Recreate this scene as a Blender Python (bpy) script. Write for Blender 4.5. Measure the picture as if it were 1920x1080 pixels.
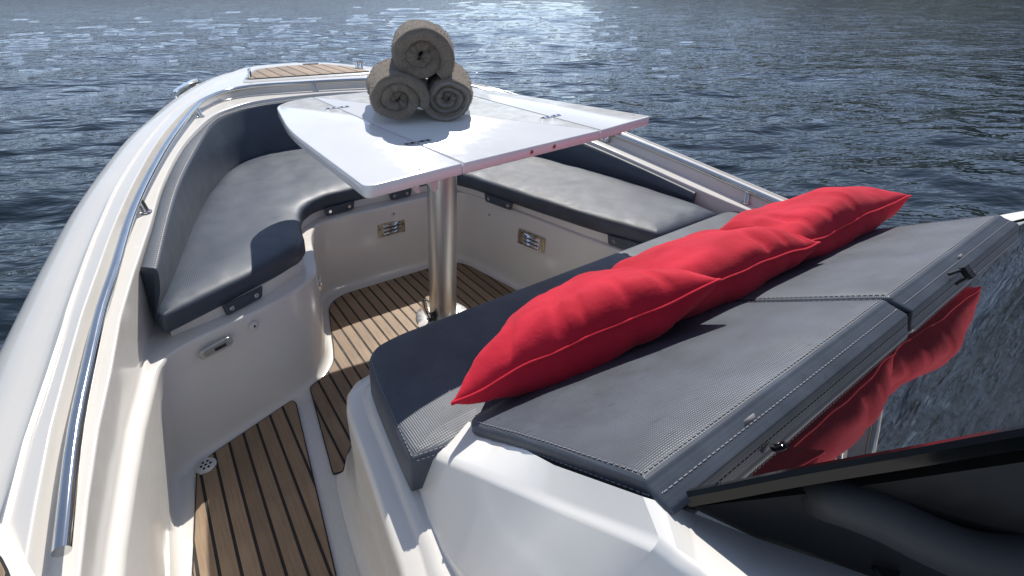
import bpy, bmesh, math, random
import numpy as np
from mathutils import Vector, Matrix, noise
from mathutils.geometry import delaunay_2d_cdt

random.seed(7)
scene = bpy.context.scene
for o in list(bpy.data.objects):
    bpy.data.objects.remove(o, do_unlink=True)
COL = scene.collection
R = math.radians

# ------------------------------------------------------------------ camera
cd = bpy.data.cameras.new('camera')
cam = bpy.data.objects.new('camera', cd)
COL.objects.link(cam)
cd.sensor_width = 36.0
cd.lens = 17.336
cd.shift_x = 130 / 1920
cd.shift_y = -160 / 1920
cd.clip_start = 0.02
cd.clip_end = 20000
_r = ((0.84900623, -0.21067932, 0.48456438),
      (-0.52833106, -0.32564868, 0.78410409),
      (-0.00739677, -0.92171968, -0.38778619))
m = Matrix(((_r[0][0], -_r[0][1], -_r[0][2], 0.0),
            (_r[1][0], -_r[1][1], -_r[1][2], 0.0),
            (_r[2][0], -_r[2][1], -_r[2][2], 1.15),
            (0, 0, 0, 1)))
cam.matrix_world = m
scene.camera = cam

# ------------------------------------------------------------------ sky + sun
SUN_AZ, SUN_EL = 38.0, 48.0          # degrees to starboard of the bow (+Y), elevation
w = bpy.data.worlds.new('World')
scene.world = w
w.use_nodes = True
wn = w.node_tree
bg = wn.nodes['Background']
sky = wn.nodes.new('ShaderNodeTexSky')
sky.sky_type = 'NISHITA'
sky.sun_disc = False
sky.sun_elevation = R(SUN_EL)
sky.sun_rotation = R(SUN_AZ)
sky.altitude = 2200.0
sky.air_density = 0.9
sky.dust_density = 0.1
sky.ozone_density = 1.5
hs = wn.nodes.new('ShaderNodeHueSaturation')          # thin summer haze: a paler blue all over
hs.inputs['Saturation'].default_value = 0.72
hs.inputs['Value'].default_value = 1.0
wn.links.new(sky.outputs[0], hs.inputs['Color'])
wn.links.new(hs.outputs[0], bg.inputs[0])
bg.inputs[1].default_value = 0.145
sl = bpy.data.lights.new('sun', 'SUN')
sl.energy = 4.0
sl.angle = R(0.5)
sl.color = (1.0, 0.955, 0.89)
sun = bpy.data.objects.new('sun', sl)
COL.objects.link(sun)
az, el = R(SUN_AZ), R(SUN_EL)
sdir = Vector((math.sin(az) * math.cos(el), math.cos(az) * math.cos(el), math.sin(el)))
sun.rotation_euler = sdir.to_track_quat('Z', 'Y').to_euler()
sun.location = sdir * 30
vs = scene.view_settings
vs.view_transform = 'Standard'
vs.look = 'None'
vs.gamma = 1.0
vs.use_curve_mapping = False
vs.exposure = 0.32

# ------------------------------------------------------------------ materials
def new_mat(name):
    mt = bpy.data.materials.new(name)
    mt.use_nodes = True
    return mt, mt.node_tree, mt.node_tree.nodes['Principled BSDF']

def nd(nt, typ, **kw):
    n = nt.nodes.new(typ)
    for k, v in kw.items():
        setattr(n, k, v)
    return n

def coords(nt, scale=(1, 1, 1), kind='Object'):
    tc = nd(nt, 'ShaderNodeTexCoord')
    mp = nd(nt, 'ShaderNodeMapping')
    mp.inputs['Scale'].default_value = scale
    nt.links.new(tc.outputs[kind], mp.inputs[0])
    return mp.outputs[0]

def noise_tex(nt, vec, scale, detail=4, rough=0.55):
    n = nd(nt, 'ShaderNodeTexNoise')
    n.inputs['Scale'].default_value = scale
    n.inputs['Detail'].default_value = detail
    n.inputs['Roughness'].default_value = rough
    nt.links.new(vec, n.inputs['Vector'])
    return n.outputs['Fac']

def ramp(nt, fac, stops):
    r = nd(nt, 'ShaderNodeValToRGB')
    el_ = r.color_ramp.elements
    while len(el_) < len(stops):
        el_.new(0.5)
    for e, (p, c) in zip(el_, stops):
        e.position = p
        e.color = (c[0], c[1], c[2], 1) if not isinstance(c, (int, float)) else (c, c, c, 1)
    nt.links.new(fac, r.inputs[0])
    return r.outputs[0]

def bump(nt, h, strength, dist, bs, prev=None):
    b = nd(nt, 'ShaderNodeBump')
    b.inputs['Strength'].default_value = strength
    b.inputs['Distance'].default_value = dist
    nt.links.new(h, b.inputs['Height'])
    if prev is not None:
        nt.links.new(prev, b.inputs['Normal'])
    nt.links.new(b.outputs[0], bs.inputs['Normal'])
    return b.outputs[0]

def math_n(nt, op, a, b=None):
    n = nd(nt, 'ShaderNodeMath', operation=op)
    for i, v in enumerate((a, b)):
        if v is None:
            continue
        if isinstance(v, (int, float)):
            n.inputs[i].default_value = v
        else:
            nt.links.new(v, n.inputs[i])
    return n.outputs[0]

def mat_gelcoat(name, col, rough=0.16):
    mt, nt, bs = new_mat(name)
    v = coords(nt)
    f = noise_tex(nt, v, 5.0, 5)
    c = ramp(nt, f, [(0.3, tuple(x * 0.94 for x in col)), (0.7, col)])
    nt.links.new(c, bs.inputs['Base Color'])
    f2 = noise_tex(nt, v, 26.0, 6, 0.7)
    rr = ramp(nt, f2, [(0.35, rough), (0.75, rough + 0.13)])
    nt.links.new(rr, bs.inputs['Roughness'])
    bs.inputs['Coat Weight'].default_value = 0.2
    bs.inputs['Coat Roughness'].default_value = 0.06
    f3 = noise_tex(nt, v, 7.0, 2)
    bump(nt, f3, 0.05, 0.004, bs)
    return mt

def mat_vinyl(name, col=(0.046, 0.061, 0.086), pitch=0.0062, stain=0.35, weave=0.22):
    mt, nt, bs = new_mat(name)
    tc = nd(nt, 'ShaderNodeTexCoord')
    sx = nd(nt, 'ShaderNodeSeparateXYZ')
    nt.links.new(tc.outputs['Object'], sx.inputs[0])
    k = 2 * math.pi / pitch
    yz = math_n(nt, 'ADD', sx.outputs[1], math_n(nt, 'MULTIPLY', sx.outputs[2], -0.8))
    a = math_n(nt, 'SINE', math_n(nt, 'MULTIPLY', math_n(nt, 'ADD', sx.outputs[0], yz), k * 0.72))
    b = math_n(nt, 'SINE', math_n(nt, 'MULTIPLY', math_n(nt, 'SUBTRACT', sx.outputs[0], yz), k * 0.72))
    h = math_n(nt, 'MULTIPLY', a, b)
    # boxing strips are sewn from the plain side of the vinyl: no weave on the sides
    ge = nd(nt, 'ShaderNodeNewGeometry')
    dt = nd(nt, 'ShaderNodeVectorMath', operation='DOT_PRODUCT'); dt.inputs[1].default_value = (0, .515, .857)
    nt.links.new(ge.outputs['True Normal'], dt.inputs[0])
    mr = nd(nt, 'ShaderNodeMapRange'); mr.inputs[1].default_value = .75; mr.inputs[2].default_value = .83
    mr.inputs[3].default_value = .12
    nt.links.new(dt.outputs['Value'], mr.inputs[0])
    h = math_n(nt, 'MULTIPLY', h, mr.outputs[0])
    v = coords(nt)
    big = noise_tex(nt, v, 9.0, 6, 0.62)
    c = ramp(nt, big, [(0.34, tuple(x * (1 - 0.28 * stain) for x in col)), (0.52, col),
                       (0.74, tuple(x * (1 + 0.35 * stain) for x in col))])
    # small damp specks
    sp = noise_tex(nt, coords(nt, (1, 2.2, 1)), 34.0, 3, 0.5)
    spm = ramp(nt, sp, [(0.655, 1.0), (0.70, 0.70)])
    mx = nd(nt, 'ShaderNodeMix', data_type='RGBA', blend_type='MULTIPLY')
    mx.inputs[0].default_value = stain
    nt.links.new(c, mx.inputs[6]); nt.links.new(spm, mx.inputs[7])
    nt.links.new(mx.outputs[2], bs.inputs['Base Color'])
    rr = ramp(nt, noise_tex(nt, v, 15.0, 5, 0.6), [(0.3, 0.44), (0.7, 0.56)])
    nt.links.new(rr, bs.inputs['Roughness'])
    bs.inputs['Specular IOR Level'].default_value = 0.62
    n1 = bump(nt, noise_tex(nt, v, 6.0, 2), 0.12, 0.006, bs)
    bump(nt, h, weave, 0.0007, bs, n1)
    return mt

def mat_plain(name, col, rough=0.5, metal=0.0, noise_amt=0.12, nscale=30.0, bumpd=0.0, stretch=(1, 1, 1), spec=0.5):
    mt, nt, bs = new_mat(name)
    v = coords(nt, stretch)
    f = noise_tex(nt, v, nscale, 4)
    c = ramp(nt, f, [(0.3, tuple(x * (1 - noise_amt) for x in col)), (0.7, tuple(min(1, x * (1 + noise_amt)) for x in col))])
    nt.links.new(c, bs.inputs['Base Color'])
    bs.inputs['Metallic'].default_value = metal
    bs.inputs['Specular IOR Level'].default_value = spec
    rr = ramp(nt, f, [(0.3, rough * 0.85), (0.7, min(1.0, rough * 1.2))])
    nt.links.new(rr, bs.inputs['Roughness'])
    if bumpd:
        bump(nt, f, 0.5, bumpd, bs)
    return mt

def mat_teak(name, tint=1.0):
    mt, nt, bs = new_mat(name)
    v = coords(nt, (1.0, 0.06, 1.0))
    g = noise_tex(nt, v, 190.0, 6, 0.65)
    v2 = coords(nt)
    blot = noise_tex(nt, v2, 7.0, 4)
    oi = nd(nt, 'ShaderNodeObjectInfo')
    base = ramp(nt, g, [(0.25, (0.215 * tint, 0.143 * tint, 0.085 * tint)), (0.75, (0.325 * tint, 0.225 * tint, 0.140 * tint))])
    hsv = nd(nt, 'ShaderNodeHueSaturation')
    nt.links.new(base, hsv.inputs['Color'])
    val = math_n(nt, 'ADD', math_n(nt, 'MULTIPLY', oi.outputs['Random'], 0.36), math_n(nt, 'ADD', math_n(nt, 'MULTIPLY', blot, 0.75), 0.46))
    nt.links.new(val, hsv.inputs['Value'])
    nt.links.new(hsv.outputs[0], bs.inputs['Base Color'])
    bs.inputs['Roughness'].default_value = 0.62
    bump(nt, g, 0.35, 0.0012, bs)
    return mt

def mat_towel():
    mt, nt, bs = new_mat('terry_cloth')
    v = coords(nt)
    f = noise_tex(nt, v, 320.0, 3, 0.7)
    f2 = noise_tex(nt, v, 26.0, 4)
    c = ramp(nt, f, [(0.28, (0.115, 0.093, 0.073)), (0.72, (0.34, 0.288, 0.238))])
    nt.links.new(c, bs.inputs['Base Color'])
    bs.inputs['Roughness'].default_value = 0.95
    bs.inputs['Specular IOR Level'].default_value = 0.1
    bs.inputs['Sheen Weight'].default_value = 0.5
    bs.inputs['Sheen Roughness'].default_value = 0.4
    bs.inputs['Sheen Tint'].default_value = (0.75, 0.68, 0.6, 1)
    n1 = bump(nt, f2, 0.6, 0.006, bs)
    bump(nt, f, 0.9, 0.004, bs, n1)
    return mt

def mat_red():
    mt, nt, bs = new_mat('red_canvas')
    v = coords(nt)
    f = noise_tex(nt, v, 7.0, 5)
    c = ramp(nt, f, [(0.3, (0.44, 0.009, 0.026)), (0.7, (0.60, 0.017, 0.042))])
    nt.links.new(c, bs.inputs['Base Color'])
    bs.inputs['Roughness'].default_value = 0.85
    bs.inputs['Specular IOR Level'].default_value = 0.2
    bs.inputs['Sheen Weight'].default_value = 0.15
    bs.inputs['Sheen Tint'].default_value = (1, 0.5, 0.5, 1)
    wv = noise_tex(nt, v, 700.0, 2)
    n1 = bump(nt, noise_tex(nt, coords(nt, (1.0, 1.0, 1.0)), 22.0, 4), 0.35, 0.008, bs)
    bump(nt, wv, 0.4, 0.0006, bs, n1)
    return mt

def mat_glass():
    mt, nt, bs = new_mat('tinted_glass')
    bs.inputs['Base Color'].default_value = (0.004, 0.004, 0.005, 1)
    bs.inputs['Roughness'].default_value = 0.012
    bs.inputs['IOR'].default_value = 1.9
    bs.inputs['Specular IOR Level'].default_value = 0.6
    v = coords(nt)
    bump(nt, noise_tex(nt, v, 5.0, 1), 0.012, 0.02, bs)
    sm_ = ramp(nt, noise_tex(nt, coords(nt, (1, 3, 3)), 9.0, 6, 0.7), [(0.45, 0.010), (0.75, 0.055)])   # dried salt film
    nt.links.new(sm_, bs.inputs['Roughness'])
    return mt

M = dict(
    gel=mat_gelcoat('white_gelcoat', (0.72, 0.692, 0.64)),
    gel2=mat_gelcoat('bright_gelcoat', (0.78, 0.76, 0.72), 0.12),
    nonskid=mat_plain('matt_deck_paint', (0.62, 0.61, 0.59), 0.55, 0, 0.05, 160, 0.0006),
    vinyl=mat_vinyl('slate_vinyl'),
    vinyl2=mat_vinyl('slate_vinyl_weathered', (0.054, 0.066, 0.087), 0.0062, 0.95, 0.46),
    thread=mat_plain('pale_thread', (0.24, 0.24, 0.25), 0.8),
    steel=mat_plain('polished_steel', (0.62, 0.62, 0.61), 0.07, 1.0, 0.06, 14),
    brushed=mat_plain('brushed_steel', (0.64, 0.64, 0.63), 0.40, 1.0, 0.10, 60, 0, (1, 1, 0.03)),
    brass=mat_plain('weathered_steel', (0.50, 0.45, 0.36), 0.28, 1.0, 0.3, 40),
    teak=mat_teak('synthetic_teak'),
    caulk=mat_plain('black_caulk', (0.018, 0.016, 0.015), 0.7),
    black=mat_plain('black_plastic', (0.012, 0.012, 0.013), 0.4),
    softblack=mat_plain('soft_black_grip', (0.035, 0.035, 0.036), 0.62, 0, 0.2, 300, 0.0004),
    gloss=mat_plain('gloss_black_frame', (0.004, 0.004, 0.004), 0.07, spec=0.28),
    dash=mat_plain('dark_dash_panel', (0.022, 0.020, 0.018), 0.40),
    laminate=mat_gelcoat('white_laminate', (0.80, 0.80, 0.80), 0.12),
    plastic=mat_plain('white_plastic', (0.62, 0.60, 0.58), 0.4),
    lens=mat_plain('clear_lens', (0.30, 0.30, 0.29), 0.08),
    hole=mat_plain('dark_hole', (0.01, 0.01, 0.01), 0.8),
    terry=mat_towel(), red=mat_red(), glass=mat_glass(),
    screw=mat_plain('screw_metal', (0.5, 0.46, 0.42), 0.3, 1.0),
)

# ------------------------------------------------------------------ object helpers
def tag(o, label=None, cat=None, group=None, kind=None):
    if label: o['label'] = label
    if cat: o['category'] = cat
    if group: o['group'] = group
    if kind: o['kind'] = kind
    return o

def empty(name, loc, rz=0.0):
    o = bpy.data.objects.new(name, None)
    o.empty_display_size = 0.1
    o.location = loc
    o.rotation_euler = (0, 0, rz)
    COL.objects.link(o)
    return o

WLOC = {}
def mesh_obj(name, verts, faces, mat, parent=None, smooth=True, origin=None, sharp=None):
    """verts in world coordinates; the object's origin is its base (or `origin`)."""
    vs_ = np.array([tuple(v) for v in verts], float)
    if origin is None:
        mn, mx = vs_.min(0), vs_.max(0)
        origin = ((mn[0] + mx[0]) / 2, (mn[1] + mx[1]) / 2, mn[2])
    og = np.array(origin)
    me = bpy.data.meshes.new(name)
    me.from_pydata([tuple(v) for v in (vs_ - og)], [], faces)
    me.validate()
    bm = bmesh.new(); bm.from_mesh(me)
    bmesh.ops.remove_doubles(bm, verts=bm.verts, dist=1e-6)
    bmesh.ops.recalc_face_normals(bm, faces=bm.faces)
    if sharp is not None:
        for e in bm.edges:
            if len(e.link_faces) == 2 and e.calc_face_angle(0) > sharp:
                e.smooth = False
    bm.to_mesh(me); bm.free()
    for p in me.polygons:
        p.use_smooth = smooth
    me.materials.append(M[mat] if isinstance(mat, str) else mat)
    o = bpy.data.objects.new(name, me)
    COL.objects.link(o)
    WLOC[o] = Vector(origin)
    if parent is not None:
        o.parent = parent
        o.location = Vector(origin) - WLOC.get(parent, Vector(parent.location))
    else:
        o.location = origin
    return o

def root(name, loc):
    o = empty(name, loc)
    WLOC[o] = Vector(loc)
    return o

class MB:
    def __init__(s): s.v, s.f = [], []
    def add(s, v, f):
        n = len(s.v); s.v += [tuple(x) for x in v]; s.f += [tuple(i + n for i in q) for q in f]; return s
    def box(s, c, size, rot=None):
        a, b, d = (x / 2 for x in size)
        vv = [Vector((x * a, y * b, z * d)) for x in (-1, 1) for y in (-1, 1) for z in (-1, 1)]
        if rot is not None: vv = [rot @ v for v in vv]
        vv = [v + Vector(c) for v in vv]
        return s.add(vv, [(0, 1, 3, 2), (4, 6, 7, 5), (0, 4, 5, 1), (2, 3, 7, 6), (0, 2, 6, 4), (1, 5, 7, 3)])
    def tube(s, pts, r, n=12, cap=True, closed=False):
        pts = [Vector(p) for p in pts]
        N = len(pts)
        rr = r if isinstance(r, (list, tuple)) else [r] * N
        rings = []; up = None
        for i, p in enumerate(pts):
            if closed: t = pts[(i + 1) % N] - pts[i - 1]
            else: t = pts[min(i + 1, N - 1)] - pts[max(i - 1, 0)]
            t.normalize()
            if up is None:
                up = Vector((0, 0, 1)) if abs(t.z) < 0.9 else Vector((1, 0, 0))
            u = (up - t * up.dot(t)).normalized(); w_ = t.cross(u); up = u
            rings.append([p + (u * math.cos(a) + w_ * math.sin(a)) * rr[i] for a in [2 * math.pi * k / n for k in range(n)]])
        vv = [v for rg in rings for v in rg]; ff = []
        for i in range(N if closed else N - 1):
            j = (i + 1) % N
            for k in range(n):
                l = (k + 1) % n
                ff.append((i * n + k, i * n + l, j * n + l, j * n + k))
        if cap and not closed:
            ff.append(tuple(range(n - 1, -1, -1))); ff.append(tuple((N - 1) * n + k for k in range(n)))
        return s.add(vv, ff)
    def disc(s, c, nrm, r, h, n=16, rx=None):
        """short cylinder with axis nrm, a chamfered top"""
        nrm = Vector(nrm).normalized()
        u = nrm.orthogonal().normalized(); w_ = nrm.cross(u)
        vv, ff = [], []
        for (rad, hh) in ((r, 0), (r, h * 0.7), (r * 0.86, h)):
            vv += [Vector(c) + nrm * hh + (u * math.cos(2 * math.pi * k / n) + w_ * math.sin(2 * math.pi * k / n)) * rad for k in range(n)]
        for i in range(2):
            for k in range(n):
                l = (k + 1) % n
                ff.append((i * n + k, i * n + l, (i + 1) * n + l, (i + 1) * n + k))
        ff.append(tuple(2 * n + k for k in range(n))); ff.append(tuple(range(n - 1, -1, -1)))
        return s.add(vv, ff)
    def lathe(s, c, prof, n=32):
        vv, ff = [], []
        for (rad, z) in prof:
            vv += [(c[0] + rad * math.cos(2 * math.pi * k / n), c[1] + rad * math.sin(2 * math.pi * k / n), c[2] + z) for k in range(n)]
        for i in range(len(prof) - 1):
            for k in range(n):
                l = (k + 1) % n
                ff.append((i * n + k, i * n + l, (i + 1) * n + l, (i + 1) * n + k))
        ff.append(tuple(range(n - 1, -1, -1))); ff.append(tuple((len(prof) - 1) * n + k for k in range(n)))
        return s.add(vv, ff)
    def build(s, name, mat, parent=None, smooth=True, sharp=R(35), origin=None):
        return mesh_obj(name, s.v, s.f, mat, parent, smooth, origin, sharp)

def catmull(pts, n, closed=False):
    """Catmull-Rom through pts, resampled to n points evenly along its length."""
    P = [np.array(p, float) for p in pts]
    if len(P) == 2:
        return [P[0] + (P[1] - P[0]) * i / (n - 1) for i in range(n)]
    Q = [2 * P[0] - P[1]] + P + [2 * P[-1] - P[-2]] if not closed else [P[-1]] + P + [P[0], P[1]]
    dense = []
    for i in range(1, len(Q) - 2):
        p0, p1, p2, p3 = Q[i - 1:i + 3]
        for k in range(24):
            t = k / 24
            dense.append(0.5 * ((2 * p1) + (-p0 + p2) * t + (2 * p0 - 5 * p1 + 4 * p2 - p3) * t * t + (-p0 + 3 * p1 - 3 * p2 + p3) * t ** 3))
    dense.append(Q[-2])
    D = np.array(dense)
    L = np.concatenate([[0], np.cumsum(np.linalg.norm(np.diff(D, axis=0), axis=1))])
    tt = np.linspace(0, L[-1], n + (1 if closed else 0))
    out = np.stack([np.interp(tt, L, D[:, k]) for k in range(D.shape[1])], 1)
    return list(out[:n])

def fillet(pts, radii, seg=4):
    """round the inner corners of an open polyline of 3-D points"""
    out = [pts[0]]
    for i in range(1, len(pts) - 1):
        p, a, b = pts[i], pts[i - 1], pts[i + 1]
        r = radii[i]
        la, lb = np.linalg.norm(a - p), np.linalg.norm(b - p)
        ra, rb = min(r, la * 0.45), min(r, lb * 0.45)
        A = p + (a - p) * ra / max(la, 1e-9); B = p + (b - p) * rb / max(lb, 1e-9)
        for k in range(seg + 1):
            t = k / seg
            out.append(A * (1 - t) ** 2 + p * 2 * t * (1 - t) + B * t * t)
    out.append(pts[-1])
    return out

def grid_faces(n, k, closed=False):
    ff = []
    for i in range(n - (0 if closed else 1)):
        j = (i + 1) % n
        for q in range(k - 1):
            ff.append((i * k + q, j * k + q, j * k + q + 1, i * k + q + 1))
    return ff

def round_poly(pts, radii, seg=6):
    """closed 2-D polygon with rounded corners"""
    out = []
    n = len(pts)
    for i in range(n):
        p, a, b = (np.array(pts[j % n], float) for j in (i, i - 1, i + 1))
        r = radii[i] if isinstance(radii, (list, tuple)) else radii
        la, lb = np.linalg.norm(a - p), np.linalg.norm(b - p)
        u, v = (a - p) / la, (b - p) / lb
        rr = min(r, la * 0.48, lb * 0.48)
        if rr < 1e-5:
            out.append(p); continue
        A, B = p + u * rr, p + v * rr
        for k in range(seg + 1):
            t = k / seg
            out.append(A * (1 - t) ** 2 + p * 2 * t * (1 - t) + B * t * t)
    return out

def area2(p):
    return sum(p[i][0] * p[(i + 1) % len(p)][1] - p[(i + 1) % len(p)][0] * p[i][1] for i in range(len(p)))

def densify(poly, d):
    out = []
    for i in range(len(poly)):
        a, b = np.array(poly[i]), np.array(poly[(i + 1) % len(poly)])
        n = max(1, int(np.linalg.norm(b - a) / d))
        for k in range(n):
            out.append(a + (b - a) * k / n)
    return out

def inset(poly, d):
    """move each vertex of a CCW polygon inwards by d"""
    P = np.array(poly); n = len(P); out = []
    for i in range(n):
        t1 = P[i] - P[i - 1]; t2 = P[(i + 1) % n] - P[i]
        t1 = t1 / max(np.linalg.norm(t1), 1e-9); t2 = t2 / max(np.linalg.norm(t2), 1e-9)
        n1 = np.array([-t1[1], t1[0]]); n2 = np.array([-t2[1], t2[0]])
        b = n1 + n2; L = np.linalg.norm(b)
        b = b / L if L > 1e-6 else n1
        c = max(0.5, b.dot(n1))
        out.append(P[i] + b * d / c)
    return out

def dist_poly(Q, P):
    """distance of points Q (m,2) to the closed polygon P (n,2)"""
    P = np.asarray(P); A = P; B = np.roll(P, -1, 0); d_ = B - A
    L2 = np.maximum((d_ ** 2).sum(1), 1e-12)
    best = np.full(len(Q), 1e9)
    for a, dd, l2 in zip(A, d_, L2):
        t = np.clip(((Q - a) @ dd) / l2, 0, 1)
        best = np.minimum(best, np.linalg.norm(Q - (a + t[:, None] * dd), axis=1))
    return best

def inside_poly(Q, P):
    P = np.asarray(P); ins = np.zeros(len(Q), bool)
    for (x1, y1), (x2, y2) in zip(P, np.roll(P, -1, 0)):
        if y1 == y2: continue
        c = ((y1 > Q[:, 1]) != (y2 > Q[:, 1])) & (Q[:, 0] < (x2 - x1) * (Q[:, 1] - y1) / (y2 - y1) + x1)
        ins ^= c
    return ins

def cushion_mesh(poly, z0, z1, r=0.014, puff=0.012, zfun=None, wob=0.0, step=0.022):
    """upholstered slab: rounded top edge, slightly domed top with shallow dents"""
    P = np.array(densify(poly, 0.018))
    if area2(P) < 0: P = P[::-1]
    n = len(P)
    pts = [P]
    for d_ in (r * .07, r * .25, r * .55, r, r * 1.8, r * 3.0):
        q = np.array(inset(P, d_))
        q = q[inside_poly(q, P)]
        q = q[dist_poly(q, P) > d_ * .93]
        pts.append(q)
    mn, mx = P.min(0), P.max(0)
    gx, gy = np.meshgrid(np.arange(mn[0], mx[0], step), np.arange(mn[1], mx[1], step))
    q = np.stack([gx.ravel(), gy.ravel()], 1)
    q[:, 0] += (np.arange(len(q)) % 2) * .004
    q = q[inside_poly(q, P)]; q = q[dist_poly(q, P) > r * 3.6]
    pts.append(q)
    allp = np.concatenate(pts)
    res = delaunay_2d_cdt([Vector((a, b)) for a, b in allp], [(i, (i + 1) % n) for i in range(n)], [], 1, 1e-6)
    V2 = np.array([tuple(v) for v in res[0]]); tris = [tuple(f) for f in res[2]]
    D = dist_poly(V2, P)
    vv = []
    for (x, y), d_ in zip(V2, D):
        k = min(1.0, d_ / r)
        z = z1 - r + r * math.sqrt(max(0, 1 - (1 - k) ** 2)) + puff * (1 - math.exp(-(max(0, d_ - r * .6)) / .035))
        if wob: z += wob * min(1, d_ / .03) * (noise.noise(Vector((x * 9, y * 9, 3.1))) + .4 * noise.noise(Vector((x * 27, y * 27, 1.1))))
        vv.append((x, y, z))
    ff = list(tris)
    # map boundary polygon to cdt verts
    bidx = [int(np.argmin(((V2 - p) ** 2).sum(1))) for p in P]
    b0 = len(vv)
    low = inset(P, .006)
    for p in P: vv.append((p[0], p[1], z0 + .008))
    for p in low: vv.append((p[0], p[1], z0))
    for i in range(n):
        j = (i + 1) % n
        if bidx[i] != bidx[j]: ff.append((bidx[i], b0 + i, b0 + j, bidx[j]))
        ff.append((b0 + i, b0 + n + i, b0 + n + j, b0 + j))
    ff.append(tuple(b0 + n + k for k in range(n - 1, -1, -1)))
    if zfun: vv = [zfun(v) for v in vv]
    return vv, ff

def stitches(path, name, parent, ln=0.006, gap=0.0030, r=0.00045, mat='thread'):
    """a row of thread stitches along a polyline, one part"""
    P = [np.array(p, float) for p in path]
    L = np.concatenate([[0], np.cumsum([np.linalg.norm(P[i + 1] - P[i]) for i in range(len(P) - 1)])])
    A = np.array(P)
    at = lambda t: np.array([np.interp(t, L, A[:, k]) for k in range(3)])
    mb = MB(); t = 0.0
    while t + ln < L[-1]:
        a, b = at(t), at(t + ln)
        dv = Vector(b - a)
        if dv.length > 1e-5:
            q = dv.to_track_quat('X', 'Z').to_matrix()
            mb.box(tuple((a + b) / 2), (dv.length, r * 2.2, r * 2.0), q)
        t += ln + gap
    o = mb.build(name, mat, parent, smooth=False, sharp=None)
    o['kind'] = 'stuff'
    return o

def clip_half(poly, axis, val, keep_greater):
    out = []
    n = len(poly)
    for i in range(n):
        a, b = poly[i], poly[(i + 1) % n]
        ia = (a[axis] >= val) == keep_greater or a[axis] == val
        ib = (b[axis] >= val) == keep_greater or b[axis] == val
        if ia: out.append(a)
        if ia != ib:
            t = (val - a[axis]) / (b[axis] - a[axis])
            out.append(a + (b - a) * t)
    return out

def teak_panel(outline, z, pitch, x_off, parent, name='teak_panel', caulk=0.007, zthick=0.003, prefix='plank'):
    """caulk sheet with separate planks running fore and aft"""
    P = [np.array(p, float) for p in outline]
    if area2(P) < 0: P = P[::-1]
    base = MB()
    n = len(P)
    vv = [(p[0], p[1], z) for p in P] + [(p[0], p[1], z + zthick) for p in P]
    base.add(vv, [tuple(range(n - 1, -1, -1)), tuple(range(n, 2 * n))] + [(k, (k + 1) % n, n + (k + 1) % n, n + k) for k in range(n)])
    panel = base.build(name, 'caulk', parent, smooth=False, sharp=None)
    Pi = inset(P, 0.003)
    x0 = min(p[0] for p in Pi); x1 = max(p[0] for p in Pi)
    k = math.floor((x0 - x_off) / pitch)
    while x_off + k * pitch < x1:
        a, b = x_off + k * pitch + caulk / 2, x_off + (k + 1) * pitch - caulk / 2
        q = clip_half(clip_half(Pi, 0, a, True), 0, b, False) if len(Pi) > 2 else []
        k += 1
        # drop degenerate leftovers
        qq = []
        for p in q:
            if not qq or np.linalg.norm(p - qq[-1]) > 1e-4: qq.append(p)
        if len(qq) > 2 and np.linalg.norm(qq[0] - qq[-1]) < 1e-4: qq.pop()
        if len(qq) < 3 or abs(area2(qq)) < 2e-4: continue
        m_ = len(qq)
        zt = z + zthick + 0.0018 + random.uniform(-0.0003, 0.0003)
        top = inset(qq, 0.0008)
        vv = [(p[0], p[1], z + zthick) for p in qq] + [(p[0], p[1], zt - 0.0006) for p in qq] + [(p[0], p[1], zt) for p in top]
        ff = [(j, (j + 1) % m_, m_ + (j + 1) % m_, m_ + j) for j in range(m_)]
        ff += [(m_ + j, m_ + (j + 1) % m_, 2 * m_ + (j + 1) % m_, 2 * m_ + j) for j in range(m_)]
        ff.append(tuple(2 * m_ + j for j in range(m_)))
        mesh_obj(prefix, vv, ff, 'teak', panel, smooth=False)
    return panel

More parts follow.
